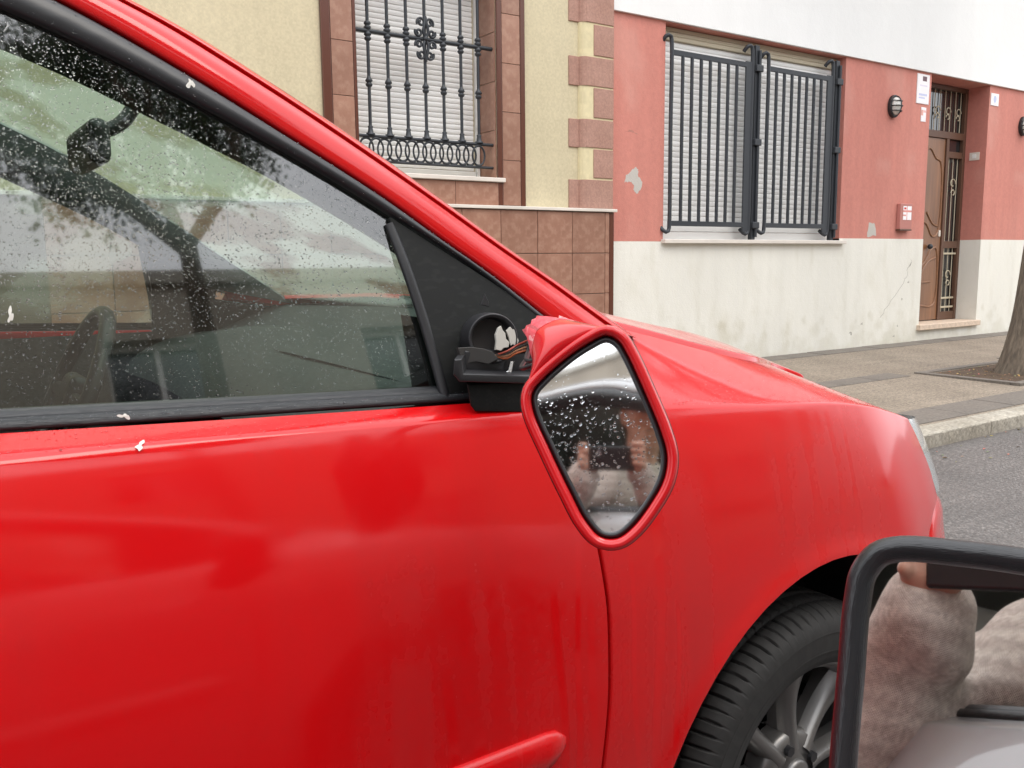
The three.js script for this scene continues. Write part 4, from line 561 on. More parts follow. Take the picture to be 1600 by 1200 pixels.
{
  const car = RED.car, zc = RED.zc, door = RED.doors[0];
  const F = group(car, 'mirror_foot', [0.56, 1.03, zc + 0.76]);
  const slab = (pts, z0, z1, r) => { const s = new THREE.Shape(); pts.forEach((p, i) => i ? s.lineTo(...p) : s.moveTo(...p)); s.closePath(); const g = new THREE.ExtrudeGeometry(s, { depth: z1 - z0 - 2 * r, bevelThickness: r, bevelSize: r, bevelOffset: -r, bevelSegments: 3, curveSegments: 6 }); g.translate(0, 0, zc + z0 + r); const q = g.attributes.position; for (let i = 0; i < q.count; i++) q.setX(i, q.getX(i) + (zc + 0.797 - q.getZ(i)) * 0.72); return metreUV(toCreasedNormals(g, 0.5)); };
  add(F, 'lower_block', slab([[0.512, 1.03], [0.516, 1.004], [0.523, 0.996], [0.62, 0.984], [0.625, 1.024]], 0.70, 0.784, 0.004), M.blackSatin);
  add(F, 'tray', slab([[0.498, 1.061], [0.496, 1.044], [0.504, 1.035], [0.604, 1.024], [0.606, 1.034], [0.51, 1.044], [0.508, 1.061]], 0.70, 0.797, 0.0025), M.black);
  add(F, 'tray_back', slab([[0.508, 1.066], [0.506, 1.042], [0.62, 1.03], [0.625, 1.06]], 0.70, 0.765, 0.003), M.black);
  // broken socket
  const n = V(-0.28, 0.10, 0.95).normalize(), fr = frameAt(V(0.572, 1.078, zc + 0.762), n), ring = outline(Array.from({ length: 16 }, (_, i) => [28 * Math.cos(-i / 16 * 6.2832), 27 * Math.sin(-i / 16 * 6.2832)]), 64);
  add(F, 'socket_rim', loft(fr, ring, smoothSecs([[-4, -20], [-3, -2], [-1, 4], [1.5, 5], [3, 2], [4, -8], [5, -26]])), M.black);
  add(F, 'socket_bowl', capSheet(fr, ring.map(o => ({ ...o, x: o.x * 0.93, y: o.y * 0.93 })), (a, b) => -14 + 0.004 * (a * a + b * b)), std({ color: rgb(0.014, 0.011, 0.010), roughness: 0.6 }));
  const bit = (name, pts, d, mat) => { const s = new THREE.Shape(); pts.forEach((p, i) => i ? s.lineTo(...p) : s.moveTo(...p)); s.closePath(); const g = new THREE.ExtrudeGeometry(s, { depth: d, bevelThickness: 0.6, bevelSize: 0.6, bevelSegments: 2 }), m = new THREE.Matrix4().makeBasis(fr.r.clone().multiplyScalar(0.001), fr.u.clone().multiplyScalar(0.001), fr.n.clone().multiplyScalar(0.001)).setPosition(fr.o); g.applyMatrix4(m); add(F, name, g, mat); };
  const ivory = std({ color: rgb(0.5, 0.48, 0.43), roughness: 0.6 });
  bit('clip', [[3, -13], [4, -4], [3, 4], [6, 12], [9, 14], [11, 9], [14, 6], [15, -1], [19, -5], [18, -10], [12, -11], [9, -14]], 5, ivory); bit('clip', [[17, 9], [21, 13], [24, 10], [26, 11], [29, 3], [31, -3], [28, -9], [25, -6], [22, -8], [20, 1]], 4, ivory);
  bit('broken_plate', [[-44, -12], [-30, -11], [-14, -13], [-4, -16], [4, -24], [-8, -30], [-22, -27], [-38, -30], [-42, -20]], 10, std({ color: rgb(0.05, 0.048, 0.046), roughness: 0.4, metalness: 0.3 }));
  bit('metal_tab', [[6, -40], [12, -46], [22, -42], [25, -28], [22, -28], [19, -39], [12, -42]], 3, M.chrome);
  const wires = [[0.42, 0.10, 0.03], [0.36, 0.16, 0.08], [0.05, 0.045, 0.04], [0.30, 0.05, 0.03]];
  wires.forEach((c, i) => { const a = fr.at(-8 + i * 3, -16 - i * 2, -8), b = fr.at(14, -24 + i * 3, 8 + i * 3), e = fr.at(34, -14 + i * 4, 26 + i * 4); add(F, 'wire', tube([a, b, fr.at(24, -18 + i * 3, 18), e], 0.0013, 20, 6), std({ color: rgb(...c), roughness: 0.5 })); });
  bit('splinter', [[-14, 40], [-10, 52], [-6, 44], [-5, 38]], 2, M.black);

  // the head, hanging by its cables in front of the wing, its glass turned to the street
  const fm = frameAt(EYE.clone().addScaledVector(DIR, 0.78), DIR.clone().negate().add(V(0, 0.022, 0)).normalize());
  const G = outline([[7.9, 91.2], [16.3, 87], [23.1, 76], [36.6, 45.6], [51.8, 6.8], [56.5, -13.5], [53.5, -32.1], [43.4, -50.7], [26.5, -72.6], [14.6, -81.1], [2.8, -80.2], [-9, -67.6], [-22.5, -42.2], [-39.4, -6.8], [-54.6, 28.7], [-55.5, 42.2], [-46.2, 54], [-22.5, 74.3], [-5.6, 85.3]]);
  const head = group(car, 'broken_mirror', fm.o.toArray()); head.userData.label = 'torn-off red door mirror head hanging by its cable';
  add(head, 'housing_rim', loft(fm, G, smoothSecs([[3.2, -8], [3.6, -1], [5, 2.5], [7.5, 4.5], [10, 4.2], [12, 1.5], [13, -4], [13, -14], [11.5, -22]])), M.redPlain);
  add(head, 'back_shell', loft(fm, G, smoothSecs([[12.2, -8], [14.5, -14], [14, -28], [10, -48, 0.95], [0, -72, 0.8], [0, -88, 0.5], [0, -93, 0.2], [0, -94, 0.02]])), M.blackSatin);
  add(head, 'gasket', loft(fm, G, smoothSecs([[-2.2, -7], [-1.6, -3.2], [0.2, -2.6], [1.5, -3.6], [3, -7], [3.4, -10]])), M.black);
  const cup = (a, b) => -4.6 - ((a * a + b * b) / 2 / 1400);
  add(head, 'mirror_glass', capSheet(fm, G, cup), M.mirror);
  // neck up to the break
  const A = line([[15.2, 98], [0, 99], [-16.9, 90.5], [-35.5, 78], [-52.4, 63.5], [-62.5, 50.7], [-66, 34]]), Bc = line([[-33, 117.7], [-47.9, 118.5], [-58, 115.5], [-67, 107.5], [-66, 93], [-60.2, 77.7], [-55, 60]]);
  const neck = (u0, u1, nu, grow, jagged) => grid(nu, 48, (u, v) => {
    const front = v < 0.5, w = front ? v * 2 : 2 - v * 2, t0 = mix(u0, u1, u), jg = jagged ? u * u * (fbm(v, 0.3, 16, 1, 4, 301) - 0.5) * 0.7 : 0, t = t0 + jg, a = A(w), b = Bc(w), e = sm(clamp(t));
    let x = mix(a[0], b[0], t), y = mix(a[1], b[1], t); const arch = Math.sin(Math.PI * w), hump = Math.sin(Math.PI * clamp(t)) * 8;
    const d0 = front ? -2 + 12 * arch * (0.4 + 0.6 * t) + grow : -60 - 14 * arch - grow, d = d0 - 34 * e + (front ? hump * arch : -hump * 0.4);
    const p = fm.at(x + grow * 0.4 * (w - 0.5), y + (front ? 0 : -6 * arch), d); return [p.x, p.y, p.z]; });
  add(head, 'neck', neck(0, 0.74, 26, 0, false), M.redPlain);
  add(head, 'broken_edge', metreUV(neck(0.70, 1.0, 12, 0.5, true)), std({ map: dataTex(256, 256, (u, v) => { const c = fbm(u, v, 14, 22, 4, 311), w = ss(0.55, 0.72, fbm(u, v, 9, 12, 3, 313)); return lerp3(lerp3(S(200, 58, 68), S(214, 100, 106), c), S(228, 190, 184), 0.7 * w); }, true, [0.05, 0.05]), bumpMap: grainB, bumpScale: 0.001, roughness: 0.8 }));
  add(head, 'broken_inner', neck(0.6, 0.93, 8, -3, true), M.black);
  for (let i = 0; i < 3; i++) add(head, 'cable', tube([fr.at(20 + i * 4, -18 + i * 3, -6), fr.at(36, -16 + i * 5, 14), fm.at(-72 + i * 5, 74 + i * 7, -78), fm.at(-52, 80, -62)], 0.0022, 24, 6), M.black);
  drops(head, 900, r => { const o = G[Math.floor(r() * G.length)], k = Math.sqrt(r()) * 0.96, a = o.x * k, b = o.y * k; if (b > 42 && r() < 0.8) return null; if (fbm((a + 90) / 180, (b + 90) / 180, 6, 6, 2, 317) < 0.42 && r() < 0.7) return null; return { p: fm.at(a, b, cup(a, b)), n: fm.n, s: 0.00025 + 0.0012 * Math.pow(r(), 3.6), h: 0.14 }; }, 401);

  // rain on the window, the frames and the wing
  const gn = V(0, 0.28, 1).normalize();
  drops(door, 20000, r => { const x = -0.1 + r() * 0.63, y = 1.03 + r() * 0.4; if (!inside(x, y, C.glassOutline)) return null; const c = fbm((x + 0.2) / 0.9, (y - 1) / 0.6, 9, 7, 4, 321); if (r() > 0.25 + 1.3 * c * (0.25 + 0.75 * ss(1.04, 1.2, y))) return null; return { p: V(x, y, zc + glassS(y) - 0.006), n: gn, s: 0.00032 + 0.0008 * Math.pow(r(), 3), h: 0.25 }; }, 402);
  drops(door, 1500, r => { const t = r() * 0.45, w = 0.15 + r() * 0.7, a = C.E(t), b = C.K(t), x = mix(a[0], b[0], w), y = mix(a[1], b[1], w); return { p: V(x, y, zc + glassS(y) + 0.0062), n: gn, s: 0.0004 + 0.0009 * Math.pow(r(), 2) }; }, 403);
  drops(door, 700, r => { const x = -0.1 + r() * 0.64, y = beltY(x) + 0.004 + r() * 0.008; return { p: V(x, y, zc + glassS(y) + 0.0098), n: gn, s: 0.0004 + 0.0009 * Math.pow(r(), 2) }; }, 404);
  drops(door, 2600, r => { const x = -0.1 + r() * 1.5, y = creaseY(x) + 0.001 + r() * r() * 0.06; if (x < 0.66 && y > beltY(x) || y > hoodY(Math.max(0.7, x)) - 0.004) return null; const s = side(x, y); return { p: V(x, y, zc + s), n: sideN(x, y), s: 0.0004 + 0.0010 * Math.pow(r(), 2.5) }; }, 405);
  // bird droppings
  const drop = (name, par, c, n2, w, h, seed) => { const f2 = frameAt(V(...c), n2), o = outline(Array.from({ length: 14 }, (_, i) => { const a = -i / 14 * 6.2832, k = 0.62 + 0.2 * Math.sin(2 * a + seed) + 0.22 * Math.sin(3 * a + 2 * seed) + 0.12 * Math.sin(5 * a + seed * 3); return [w * k * Math.cos(a), h * k * Math.sin(a)]; }), 48); add(par, name, capSheet(f2, o, (a, b) => 0.3 + 0.9 * Math.max(0, 1 - Math.hypot(a / w, b / h))), std({ color: rgb(0.62, 0.60, 0.55), roughness: 0.7 })); };
  const atP = (x, y, f, e) => [x, y, zc + f(y) + e];
  drop('bird_dropping', door, atP(0.268, 1.359, glassS, 0.0075), gn, 5, 9, 1); drop('bird_dropping', door, atP(0.162, beltY(0.162) + 0.008, glassS, 0.0102), gn, 7, 4, 2); drop('bird_dropping', door, [0.166, 1.003, zc + side(0.166, 1.003) + 0.0004], sideN(0.166, 1.003), 5, 8, 5); drop('bird_dropping', door, atP(0.078, 1.124, glassS, -0.0055), gn, 4, 9, 4);
}

// ---------------------------------------------------------------- the car that the picture is taken from: silver, its window down
const SIL = makeCar('silver_car', 'silver hatchback with open driver window alongside the red car', -0.2, 0.83, M.silver, true, std({ color: rgb(0.46, 0.45, 0.43), roughness: 0.85 }), std({ color: rgb(0.40, 0.39, 0.38), roughness: 0.95 }));
{
  const car = SIL.car, n = V(-0.845, 0.285, 0.46).normalize(), fr = frameAt(V(0.4063, 0.9626, -0.2047), n);
  const O = outline([[-67.9, -43], [-61.1, 4.5], [-55.5, 42], [-51, 58], [-41, 69.5], [-28, 73.2], [0, 71.2], [30, 67], [62, 60], [78, 50], [86, 30], [84, -10], [76, -50], [66, -70], [48, -79], [0, -82], [-40, -82], [-60, -74], [-69, -60]]);
  const D = group(car, 'door_mirror', fr.o.toArray()); D.userData.label = 'black framed rectangular door mirror of the silver car';
  add(D, 'frame', loft(fr, O, smoothSecs([[-13, -8], [-12.5, -1], [-10, 5], [-5, 8], [-1, 5.5], [0.5, -1], [0.5, -12], [-3, -26], [-8, -48, 0.95], [-12, -62, 0.8], [0, -68, 0.3], [0, -69, 0.03]], 4)), std({ color: rgb(0.013, 0.013, 0.015), roughness: 0.3, bumpMap: grainB, bumpScale: 0.0004 }));
  add(D, 'mirror_glass', capSheet(fr, O.map(o => ({ ...o, x: o.x - o.nx * 12.2, y: o.y - o.ny * 12.2 })), (a, b) => -3.5), M.mirrorClear);
  add(D, 'arm', tube([fr.at(60, -30, -40), fr.at(110, -30, -45), V(0.44, 0.95, 0.06), V(0.42, 0.97, 0.13)], 0.022, 20, 10), M.black);
}

// ---------------------------------------------------------------- the person taking the picture, seen in the mirrors
function capsule(p, a, b, ra, rb) { const ab = b.clone().sub(a), ap = p.clone().sub(a), t = clamp(ap.dot(ab) / ab.lengthSq()); return ap.addScaledVector(ab, -t).length() - mix(ra, rb, t); }
function field(bones, k) { const B = bones.map(([a, b, ra, rb]) => [V(...a), V(...b), ra, rb ?? ra]), p = V(), ab = V(), ap = V();
  return (x, y, z) => { p.set(x, y, z); let s = 0; for (const [a, b, ra, rb] of B) { ab.subVectors(b, a); ap.subVectors(p, a); const l = ab.lengthSq(), t = l ? clamp(ap.dot(ab) / l) : 0; ap.addScaledVector(ab, -t); s += Math.exp(-(ap.length() - mix(ra, rb, t)) / k); } return -k * Math.log(Math.max(s, 1e-30)); }; }
function mesher(f, c, half, cell) {
  const n = Math.ceil(2 * half / cell) + 4, mc = new MarchingCubes(n, new THREE.MeshStandardMaterial(), false, false, 200000); mc.isolation = 0; const h = n / 2;
  for (let k = 0; k < n; k++) for (let j = 0; j < n; j++) for (let i = 0; i < n; i++) mc.field[i + j * n + k * n * n] = -f(c[0] + (i - h) / h * half, c[1] + (j - h) / h * half, c[2] + (k - h) / h * half);
  mc.update(); const cnt = mc.count, g = new THREE.BufferGeometry(), pos = mc.positionArray.slice(0, cnt * 3);
  for (let i = 0; i < cnt; i++) { pos[3 * i] = c[0] + pos[3 * i] * half; pos[3 * i + 1] = c[1] + pos[3 * i + 1] * half; pos[3 * i + 2] = c[2] + pos[3 * i + 2] * half; }
  g.setAttribute('position', new THREE.Float32BufferAttribute(pos, 3)); let m = mergeVertices(g, 1e-5); m.computeVertexNormals(); m = m.toNonIndexed();
  const e = cell * 0.5, nn = m.attributes.normal, pp = m.attributes.position; for (let i = 0; i < pp.count; i++) { const x = pp.getX(i), y = pp.getY(i), z = pp.getZ(i), v = V(f(x + e, y, z) - f(x - e, y, z), f(x, y + e, z) - f(x, y - e, z), f(x, y, z + e) - f(x, y, z - e)).normalize(); nn.setXYZ(i, v.x, v.y, v.z); }
  const a = pp.array, b = nn.array; const o = V(a[3] - a[0], a[4] - a[1], a[5] - a[2]).cross(V(a[6] - a[0], a[7] - a[1], a[8] - a[2])); if (o.dot(V(b[0], b[1], b[2])) < 0) return faceUV(mirroredUVless(m)); return faceUV(m);
}
function faceUV(g) {                            // uv in metres, each triangle seen along the axis it mostly faces
  const p = g.attributes.position, uv = new Float32Array(p.count * 2), a = V(), b = V(), c = V();
  for (let i = 0; i < p.count; i += 3) {
    a.fromBufferAttribute(p, i); b.fromBufferAttribute(p, i + 1).sub(a); c.fromBufferAttribute(p, i + 2).sub(a); b.cross(c); const ax = Math.abs(b.x), ay = Math.abs(b.y), az = Math.abs(b.z);
    for (let k = i; k < i + 3; k++) { const x = p.getX(k), y = p.getY(k), z = p.getZ(k); uv[2 * k] = ax > ay && ax > az ? z : x; uv[2 * k + 1] = ay >= ax && ay >= az ? z : y; }
  }
  g.setAttribute('uv', new THREE.BufferAttribute(uv, 2)); return g;
}
function mirroredUVless(o) { for (const k of Object.keys(o.attributes)) { const at = o.attributes[k], s = at.itemSize, a = at.array; for (let i = 0; i < at.count; i += 3) for (let c = 0; c < s; c++) { const t = a[(i + 1) * s + c]; a[(i + 1) * s + c] = a[(i + 2) * s + c]; a[(i + 2) * s + c] = t; } } return o; }
{
  const camR = V(0.82494, -0.01012, 0.56512), camU = V(0.08692, 0.99022, -0.10915), camB = V(-0.55849, 0.13916, 0.81775);
  const at = (r, u, b) => EYE.clone().addScaledVector(camR, r).addScaledVector(camU, u).addScaledVector(camB, b);
  const A = v => v.toArray();
  // phone: its lens is where the picture is taken from
  const ph = thing('phone', 'black smartphone held up at the open window of the silver car', 'phone', A(at(0.035, -0.012, 0.014)));
  const pb = new RoundedBoxGeometry(0.128, 0.067, 0.009, 3, 0.004), mt = new THREE.Matrix4().makeBasis(camR, camU, camB).setPosition(at(0.035, -0.012, 0.0145)); pb.applyMatrix4(mt); add(ph, 'body', pb, M.black);
  const ln = new THREE.TorusGeometry(0.0055, 0.0012, 8, 24); ln.applyMatrix4(new THREE.Matrix4().makeBasis(camR, camU, camB).setPosition(at(0, 0, 0.0098))); add(ph, 'lens_ring', ln, M.chrome);
  const sc = new THREE.PlaneGeometry(0.118, 0.058); sc.applyMatrix4(new THREE.Matrix4().makeBasis(camR, camU, camB).setPosition(at(0.035, -0.012, 0.0195))); add(ph, 'screen', sc, M.darkGlass);
  const P = thing('person', 'person in a beige knitted sweater leaning out of silver car window holding phone', 'person', [-0.3, 0.25, 0.45]);
  const hip = [-0.32, 0.63, 0.44], sL = [-0.17, 1.10, 0.245], sR = [-0.13, 1.10, 0.575], neck = [-0.15, 1.17, 0.405], eL = [-0.21, 0.985, 0.03], eR = [0.075, 0.93, 0.315];
  const wL = A(at(-0.045, -0.062, 0.055)), wR = A(at(0.118, -0.06, 0.06)), hd = [-0.085, 1.36, 0.37];
  const torso = g => [[hip, [-0.27, 0.78, 0.43], 0.135 + g, 0.13 + g], [[-0.27, 0.78, 0.43], [-0.18, 1.01, 0.41], 0.13 + g, 0.12 + g], [sL, sR, 0.07 + g, 0.07 + g], [[-0.19, 0.98, 0.34], [-0.19, 0.98, 0.49], 0.105 + g, 0.105 + g]];
  const arms = g => [[sL, eL, 0.056 + g, 0.043 + g], [eL, wL, 0.043 + g, 0.028 + g * 0.8], [sR, eR, 0.056 + g, 0.043 + g], [eR, wR, 0.043 + g, 0.028 + g * 0.8]];
  const legs = g => [[[-0.32, 0.62, 0.53], [0.10, 0.66, 0.60], 0.085 + g, 0.062 + g], [[0.10, 0.66, 0.60], [0.36, 0.34, 0.55], 0.060 + g, 0.045 + g], [[-0.32, 0.62, 0.36], [0.10, 0.67, 0.32], 0.085 + g, 0.062 + g], [[0.10, 0.67, 0.32], [0.34, 0.34, 0.36], 0.060 + g, 0.045 + g]];
  const fb = field([...torso(0), ...arms(0), ...legs(0), [neck, [-0.12, 1.25, 0.39], 0.056, 0.054], [[0.36, 0.33, 0.55], [0.47, 0.285, 0.55], 0.045, 0.035], [[0.34, 0.33, 0.36], [0.46, 0.285, 0.36], 0.045, 0.035]], 0.018);
  const headF = (() => { const fwd = V(0.75, -0.12, -0.64).normalize(), upv = V(0.1, 1, 0).addScaledVector(fwd, -V(0.1, 1, 0).dot(fwd)).normalize(), lft = upv.clone().cross(fwd), h = (f, u, l) => A(V(...hd).addScaledVector(fwd, f).addScaledVector(upv, u).addScaledVector(lft, l));
    const skull = field([[h(-0.02, 0.045, 0), h(0.015, 0.04, 0), 0.082, 0.078], [h(0.02, -0.02, 0), h(0.045, -0.075, 0), 0.066, 0.042], [h(0.07, 0.012, 0), h(0.108, -0.018, 0), 0.012, 0.014], [h(0.088, -0.055, -0.018), h(0.088, -0.055, 0.018), 0.011], [h(-0.005, 0.0, -0.076), h(-0.01, 0.03, -0.084), 0.013], [h(-0.005, 0.0, 0.076), h(-0.01, 0.03, 0.084), 0.013], [h(0.078, 0.04, -0.035), h(0.078, 0.04, 0.035), 0.016], [h(-0.02, -0.06, 0), h(-0.03, -0.15, 0.0), 0.058, 0.056]], 0.009);
    return { skull, h, fwd }; })();
  const bodyParts = [mesher(fb, [-0.0, 0.78, 0.34], 0.62, 0.0125), mesher(headF.skull, hd, 0.20, 0.005)];
  // hands: palm behind the phone edge, four fingers over its back, thumb on the screen side
  const hand = (w, sd) => { const b = [], c0 = at(sd < 0 ? -0.040 : 0.108, -0.03, 0.032), W = V(...w); b.push([w, A(c0), 0.026, 0.022], [A(c0), A(at(sd < 0 ? -0.038 : 0.107, 0.0, 0.03)), 0.021, 0.018]);
    [0.022, 0.004, -0.014, -0.031].forEach((u, i) => { const L = [0.9, 1, 0.95, 0.75][i], x0 = sd < 0 ? -0.043 : 0.113, k1 = at(x0 + sd * 0.006, u, 0.022), k2 = at(x0 + sd * 0.004, u + 0.003, 0.0055), k3 = at(x0 - sd * (0.018 * L) * (sd < 0 ? 0.35 : 1), u + 0.006, 0.0035 + 0.0005); if (sd < 0 && i < 2) { const k3b = at(x0 + 0.004, u + 0.004, 0.012); b.push([A(at(x0, u - 0.006, 0.034)), A(k1), 0.0095, 0.009], [A(k1), A(at(x0 - 0.006, u, 0.018)), 0.009, 0.008], [A(at(x0 - 0.006, u, 0.018)), A(k3b), 0.008, 0.0075]); return; } b.push([A(at(x0, u - 0.006, 0.034)), A(k1), 0.0095, 0.009], [A(k1), A(k2), 0.009, 0.008]); if (sd > 0) b.push([A(k2), A(k3), 0.008, 0.007]); });
    const t0 = at(sd < 0 ? -0.036 : 0.104, -0.045, 0.036), t1 = at(sd < 0 ? -0.014 : 0.082, -0.036, 0.034), t2 = at(sd < 0 ? 0.006 : 0.060, -0.026, 0.030); b.push([A(t0), A(t1), 0.0115, 0.010], [A(t1), A(t2), 0.010, 0.008]);
    return mesher(field(b, 0.0025), A(at(sd < 0 ? -0.035 : 0.105, -0.03, 0.035)), 0.085, 0.003); };
  bodyParts.push(hand(wL, -1), hand(wR, 1));
  const skin = phy({ color: rgb(0.50, 0.27, 0.19), roughness: 0.55 });
  add(P, 'body', merge(bodyParts), skin);
  const fs0 = field([...torso(0.02), ...arms(0.019), [[-0.16, 1.13, 0.41], [-0.145, 1.175, 0.40], 0.088, 0.078]], 0.022);
  const wrist = (x, y, z) => Math.min(Math.hypot(x - wL[0], y - wL[1], z - wL[2]) - 0.03, Math.hypot(x - wR[0], y - wR[1], z - wR[2]) - 0.03);
  const rib = (x, y, z) => 0.0045 * Math.sin(52 * (y * 0.7 + x * 0.6 - z * 0.3) + 2.2 * Math.sin(23 * z + 17 * x)) + 0.0035 * Math.sin(31 * (x - y * 0.5) + 1.7 * Math.sin(27 * y));
  const fs = (x, y, z) => Math.max(fs0(x, y, z) + rib(x, y, z), -wrist(x, y, z), 0.66 - y);
  const knit = dataTex(512, 512, (u, v) => { const row = Math.abs(Math.sin(v * Math.PI * 64)), st = Math.abs(Math.sin(u * Math.PI * 48 + (Math.floor(v * 64) % 2) * 1.57)); return 0.25 + 0.45 * row * st + 0.3 * fbm(u, v, 60, 60, 2, 341); }, false, [0.10, 0.10]);
  const wool = phy({ map: dataTex(512, 512, (u, v) => mul3(lerp3(S(180, 164, 154), S(212, 198, 188), clamp(0.5 * fbm(u, v, 5, 5, 3, 343) + 0.5 * (0.5 + 0.5 * Math.sin(v * Math.PI * 28 + 3 * fbm(u, v, 4, 4, 2, 347))))), 0.84 + 0.24 * fbm(u, v, 90, 90, 2, 345)), true, [0.35, 0.35]), bumpMap: knit, bumpScale: 0.0012, roughness: 1, sheen: 0.6, sheenRoughness: 0.8, sheenColor: rgb(0.5, 0.45, 0.4) });
  add(P, 'sweater', mesher(fs, [-0.1, 0.92, 0.33], 0.42, 0.0065), wool);
  const ft0 = field([...legs(0.014), [[-0.33, 0.6, 0.36], [-0.33, 0.6, 0.53], 0.12], [hip, [-0.3, 0.70, 0.435], 0.15, 0.142]], 0.02);
  add(P, 'trousers', mesher((x, y, z) => Math.max(ft0(x, y, z), 0.37 - y), [0.0, 0.6, 0.44], 0.46, 0.012), std({ color: rgb(0.03, 0.04, 0.07), roughness: 0.95 }));
  const { h } = headF; const hairF = field([[h(-0.035, 0.06, 0), h(0.005, 0.065, 0), 0.086, 0.082], [h(-0.06, 0.0, 0), h(-0.055, -0.05, 0), 0.07, 0.05]], 0.01);
  add(P, 'hair', mesher((x, y, z) => { const d = V(x, y, z).sub(V(...hd)).dot(headF.fwd); return Math.max(hairF(x, y, z) + 0.006 * (fbm(x * 3 + 9, z * 3 + y, 40, 40, 2, 351) - 0.5), d - 0.062); }, hd, 0.2, 0.006), std({ color: rgb(0.028, 0.018, 0.012), roughness: 0.6 }));
  for (const l of [-0.033, 0.033]) add(P, 'eye', new THREE.SphereGeometry(0.0115, 12, 10), phy({ color: rgb(0.08, 0.05, 0.04), roughness: 0.15 }), h(0.077, 0.02, l));
}

// ---------------------------------------------------------------- trees
M.leaf = [[0.05, 0.085, 0.022], [0.07, 0.105, 0.03], [0.035, 0.06, 0.018]].map(c => phy({ color: rgb(...c), roughness: 0.6, transmission: 0.3, thickness: 0 }));
function tree(label, base, lean, height, crown, seed, leaves, group2, tf = 0.45) {
  const T = thing('street_tree', label, 'tree', base, group2), r = rnd(seed), limbs = [], tips = [];
  const top = V(base[0] + lean[0] * height * tf, base[1] + height * tf, base[2] + lean[1] * height * tf);
  const pts = []; for (let i = 0; i <= 8; i++) { const t = i / 8; pts.push(V(mix(base[0], top.x, t) + 0.03 * Math.sin(t * 5 + seed), mix(base[1] - 0.03, top.y, t), mix(base[2], top.z, t) + 0.03 * Math.cos(t * 4))); }
  const R0 = crown.r; const tr = grid(20, 40, (u, v) => { const c = new THREE.CatmullRomCurve3(pts), p = c.getPoint(v), a = -u * Math.PI * 2, rr = R0 * (1 - 0.42 * v) * (1 + 0.55 * Math.exp(-v * 22)) * (1 + 0.06 * Math.sin(a * 3 + seed) + 0.08 * (fbm(u, v, 6, 9, 3, seed) - 0.5)); return [p.x + Math.cos(a) * rr, p.y, p.z + Math.sin(a) * rr, u, v * height * 0.45]; });
  add(T, 'trunk', tr, M.bark);
  const branch = (a, d, len, rad, lev) => { const b = a.clone().addScaledVector(d, len), mid = a.clone().lerp(b, 0.5).add(V((r() - 0.5) * len * 0.18, len * 0.06, (r() - 0.5) * len * 0.18)); limbs.push(new THREE.TubeGeometry(new THREE.QuadraticBezierCurve3(a, mid, b), 6, rad, 6)); if (lev >= 1) tips.push(mid.clone(), b.clone()); if (lev === 3) return; const n = lev === 0 ? 4 : 3; for (let i = 0; i < n; i++) { const nd = d.clone().add(V((r() - 0.5) * 1.7, (r() - 0.25) * 0.9, (r() - 0.5) * 1.7)).normalize(); branch(b, nd, len * (0.62 + r() * 0.2), rad * 0.58, lev + 1); } };
  const n0 = 5; for (let i = 0; i < n0; i++) { const a = i / n0 * 6.28 + r(); branch(top.clone(), V(Math.cos(a) * 0.75, 0.75 + r() * 0.4, Math.sin(a) * 0.75).normalize(), crown.l * (0.8 + r() * 0.4), R0 * 0.45, 0); }
  add(T, 'limbs', merge(limbs), M.bark);
  const lists = [[], [], []], q = new THREE.Object3D();
  for (let i = 0; i < leaves; i++) { const t = tips[Math.floor(r() * tips.length)], s = 0.018 + r() * 0.026, k = crown.spread * Math.cbrt(r()); q.position.set(t.x + (r() - 0.5) * 2 * k, t.y + (r() - 0.5) * 1.6 * k, t.z + (r() - 0.5) * 2 * k); q.rotation.set(r() * 6, r() * 6, r() * 6); q.scale.setScalar(s); q.updateMatrix();
    const c = [[-1, 0, 0], [0, 0.14, -0.5], [1, 0, 0], [0, 0.14, 0.5]].map(v => V(...v).applyMatrix4(q.matrix)); lists[Math.floor(r() * 3)].push(c[0], c[1], c[2], c[0], c[2], c[3]); }
  const cr = group(T, 'crown', [top.x, top.y, top.z]); lists.forEach((l, i) => { const g = new THREE.BufferGeometry().setFromPoints(l); g.computeVertexNormals(); const m = add(cr, 'foliage', g, M.leaf[i]); m.userData.kind = 'stuff'; });
}
tree('leaning grey trunked tree in the pavement pit by pink house', [8.36, 0.1, -3.98], [0.17, 0.02], 11.0, { r: 0.165, l: 1.3, spread: 0.5 }, 3, 9000, 'street trees');
tree('street tree beside the silver car opposite the beige house', [1.9, 0.11, 4.4], [-0.02, -0.03], 6.4, { r: 0.12, l: 0.86, spread: 0.36 }, 8, 26000, 'street trees', 0.68);
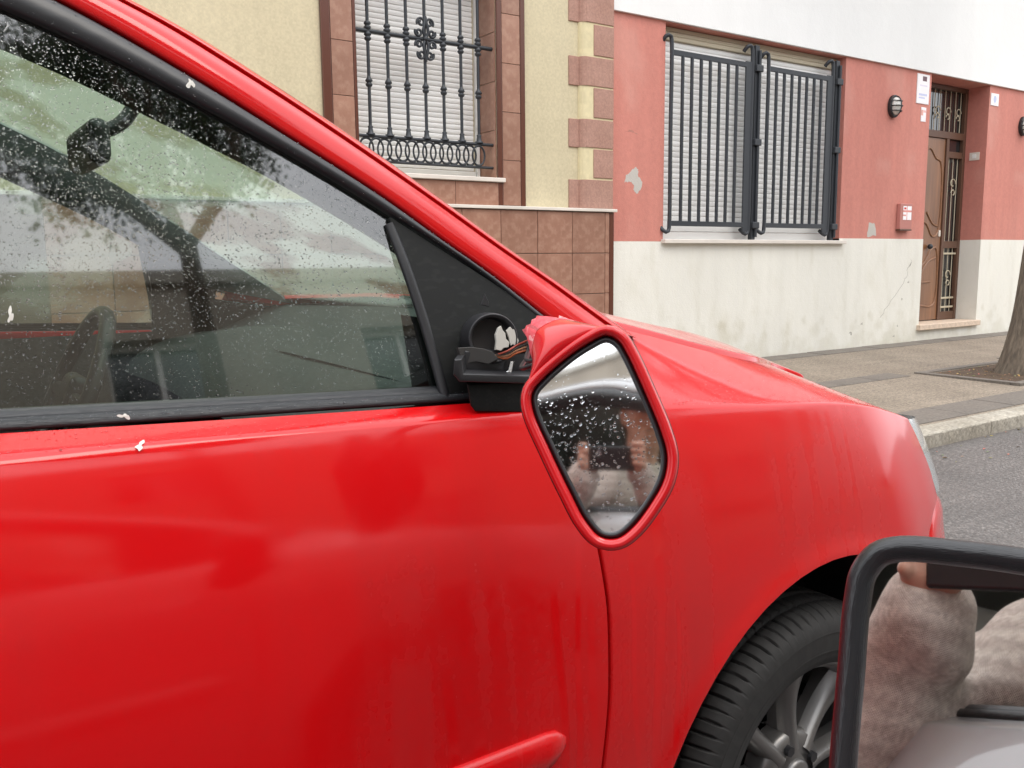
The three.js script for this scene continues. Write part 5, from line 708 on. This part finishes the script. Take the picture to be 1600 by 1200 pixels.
tree('street tree farther along the kerb beyond the silver car', [6.8, 0.11, 4.6], [0.02, 0.02], 7.6, { r: 0.14, l: 1.2, spread: 0.45 }, 17, 9000, 'street trees');

// ---------------------------------------------------------------- house across the street, mirrored in the car window
{
  const H = thing('grey_house', 'grey plastered two storey house across the street behind silver car', 'house', [3, 0.11, 8.2]);
  const wins = []; for (const y of [1.2, 4.1]) for (let x = -11; x < 20; x += 3.2) wins.push([x, x + 1.2, y, y + 1.5]);
  const gw = std({ map: dataTex(256, 256, (u, v) => mul3(S(170, 160, 146), 0.86 + 0.2 * fbm(u, v, 6, 6, 5, 361)), true, [3, 3]), roughness: 0.92 });
  const slabs = []; let px = -14; for (let x = -11; x < 20; x += 3.2) { slabs.push(box(px, x, 0.05, 6.3, 8.03, 8.4)); for (const [a, b] of [[0.05, 1.2], [2.7, 4.1], [5.6, 6.3]]) slabs.push(box(x, x + 1.2, a, b, 8.03, 8.4)); px = x + 1.2; } slabs.push(box(px, 22, 0.05, 6.3, 8.03, 8.4));
  add(H, 'wall', merge(slabs), gw); add(H, 'parapet', rbw(-14.05, 22.05, 6.3005, 6.5, 7.95, 8.45, 0.02), M.kerb[0]); add(H, 'plinth', box(-14, 22, 0.05, 0.7, 7.995, 8.028), M.paver);
  for (const [x0, x1, y0, y1] of wins) { const w = add(H, 'window', box(x0, x1, y0, y1, 8.25, 8.27), M.darkGlass); add(w, 'frame', merge([box(x0, x0 + 0.06, y0, y1, 8.2, 8.248), box(x1 - 0.06, x1, y0, y1, 8.2, 8.248), box(x0 + 0.06, x1 - 0.06, y0, y0 + 0.06, 8.2, 8.248), box(x0 + 0.06, x1 - 0.06, y1 - 0.06, y1, 8.2, 8.248), box((x0 + x1) / 2 - 0.03, (x0 + x1) / 2 + 0.03, y0 + 0.06, y1 - 0.06, 8.2, 8.248)]), M.slat[0]); add(w, 'sill', rbw(x0 - 0.06, x1 + 0.06, y0 - 0.05, y0 - 0.002, 7.97, 8.2, 0.005), M.marble); }
}

renderer.render(scene, camera);
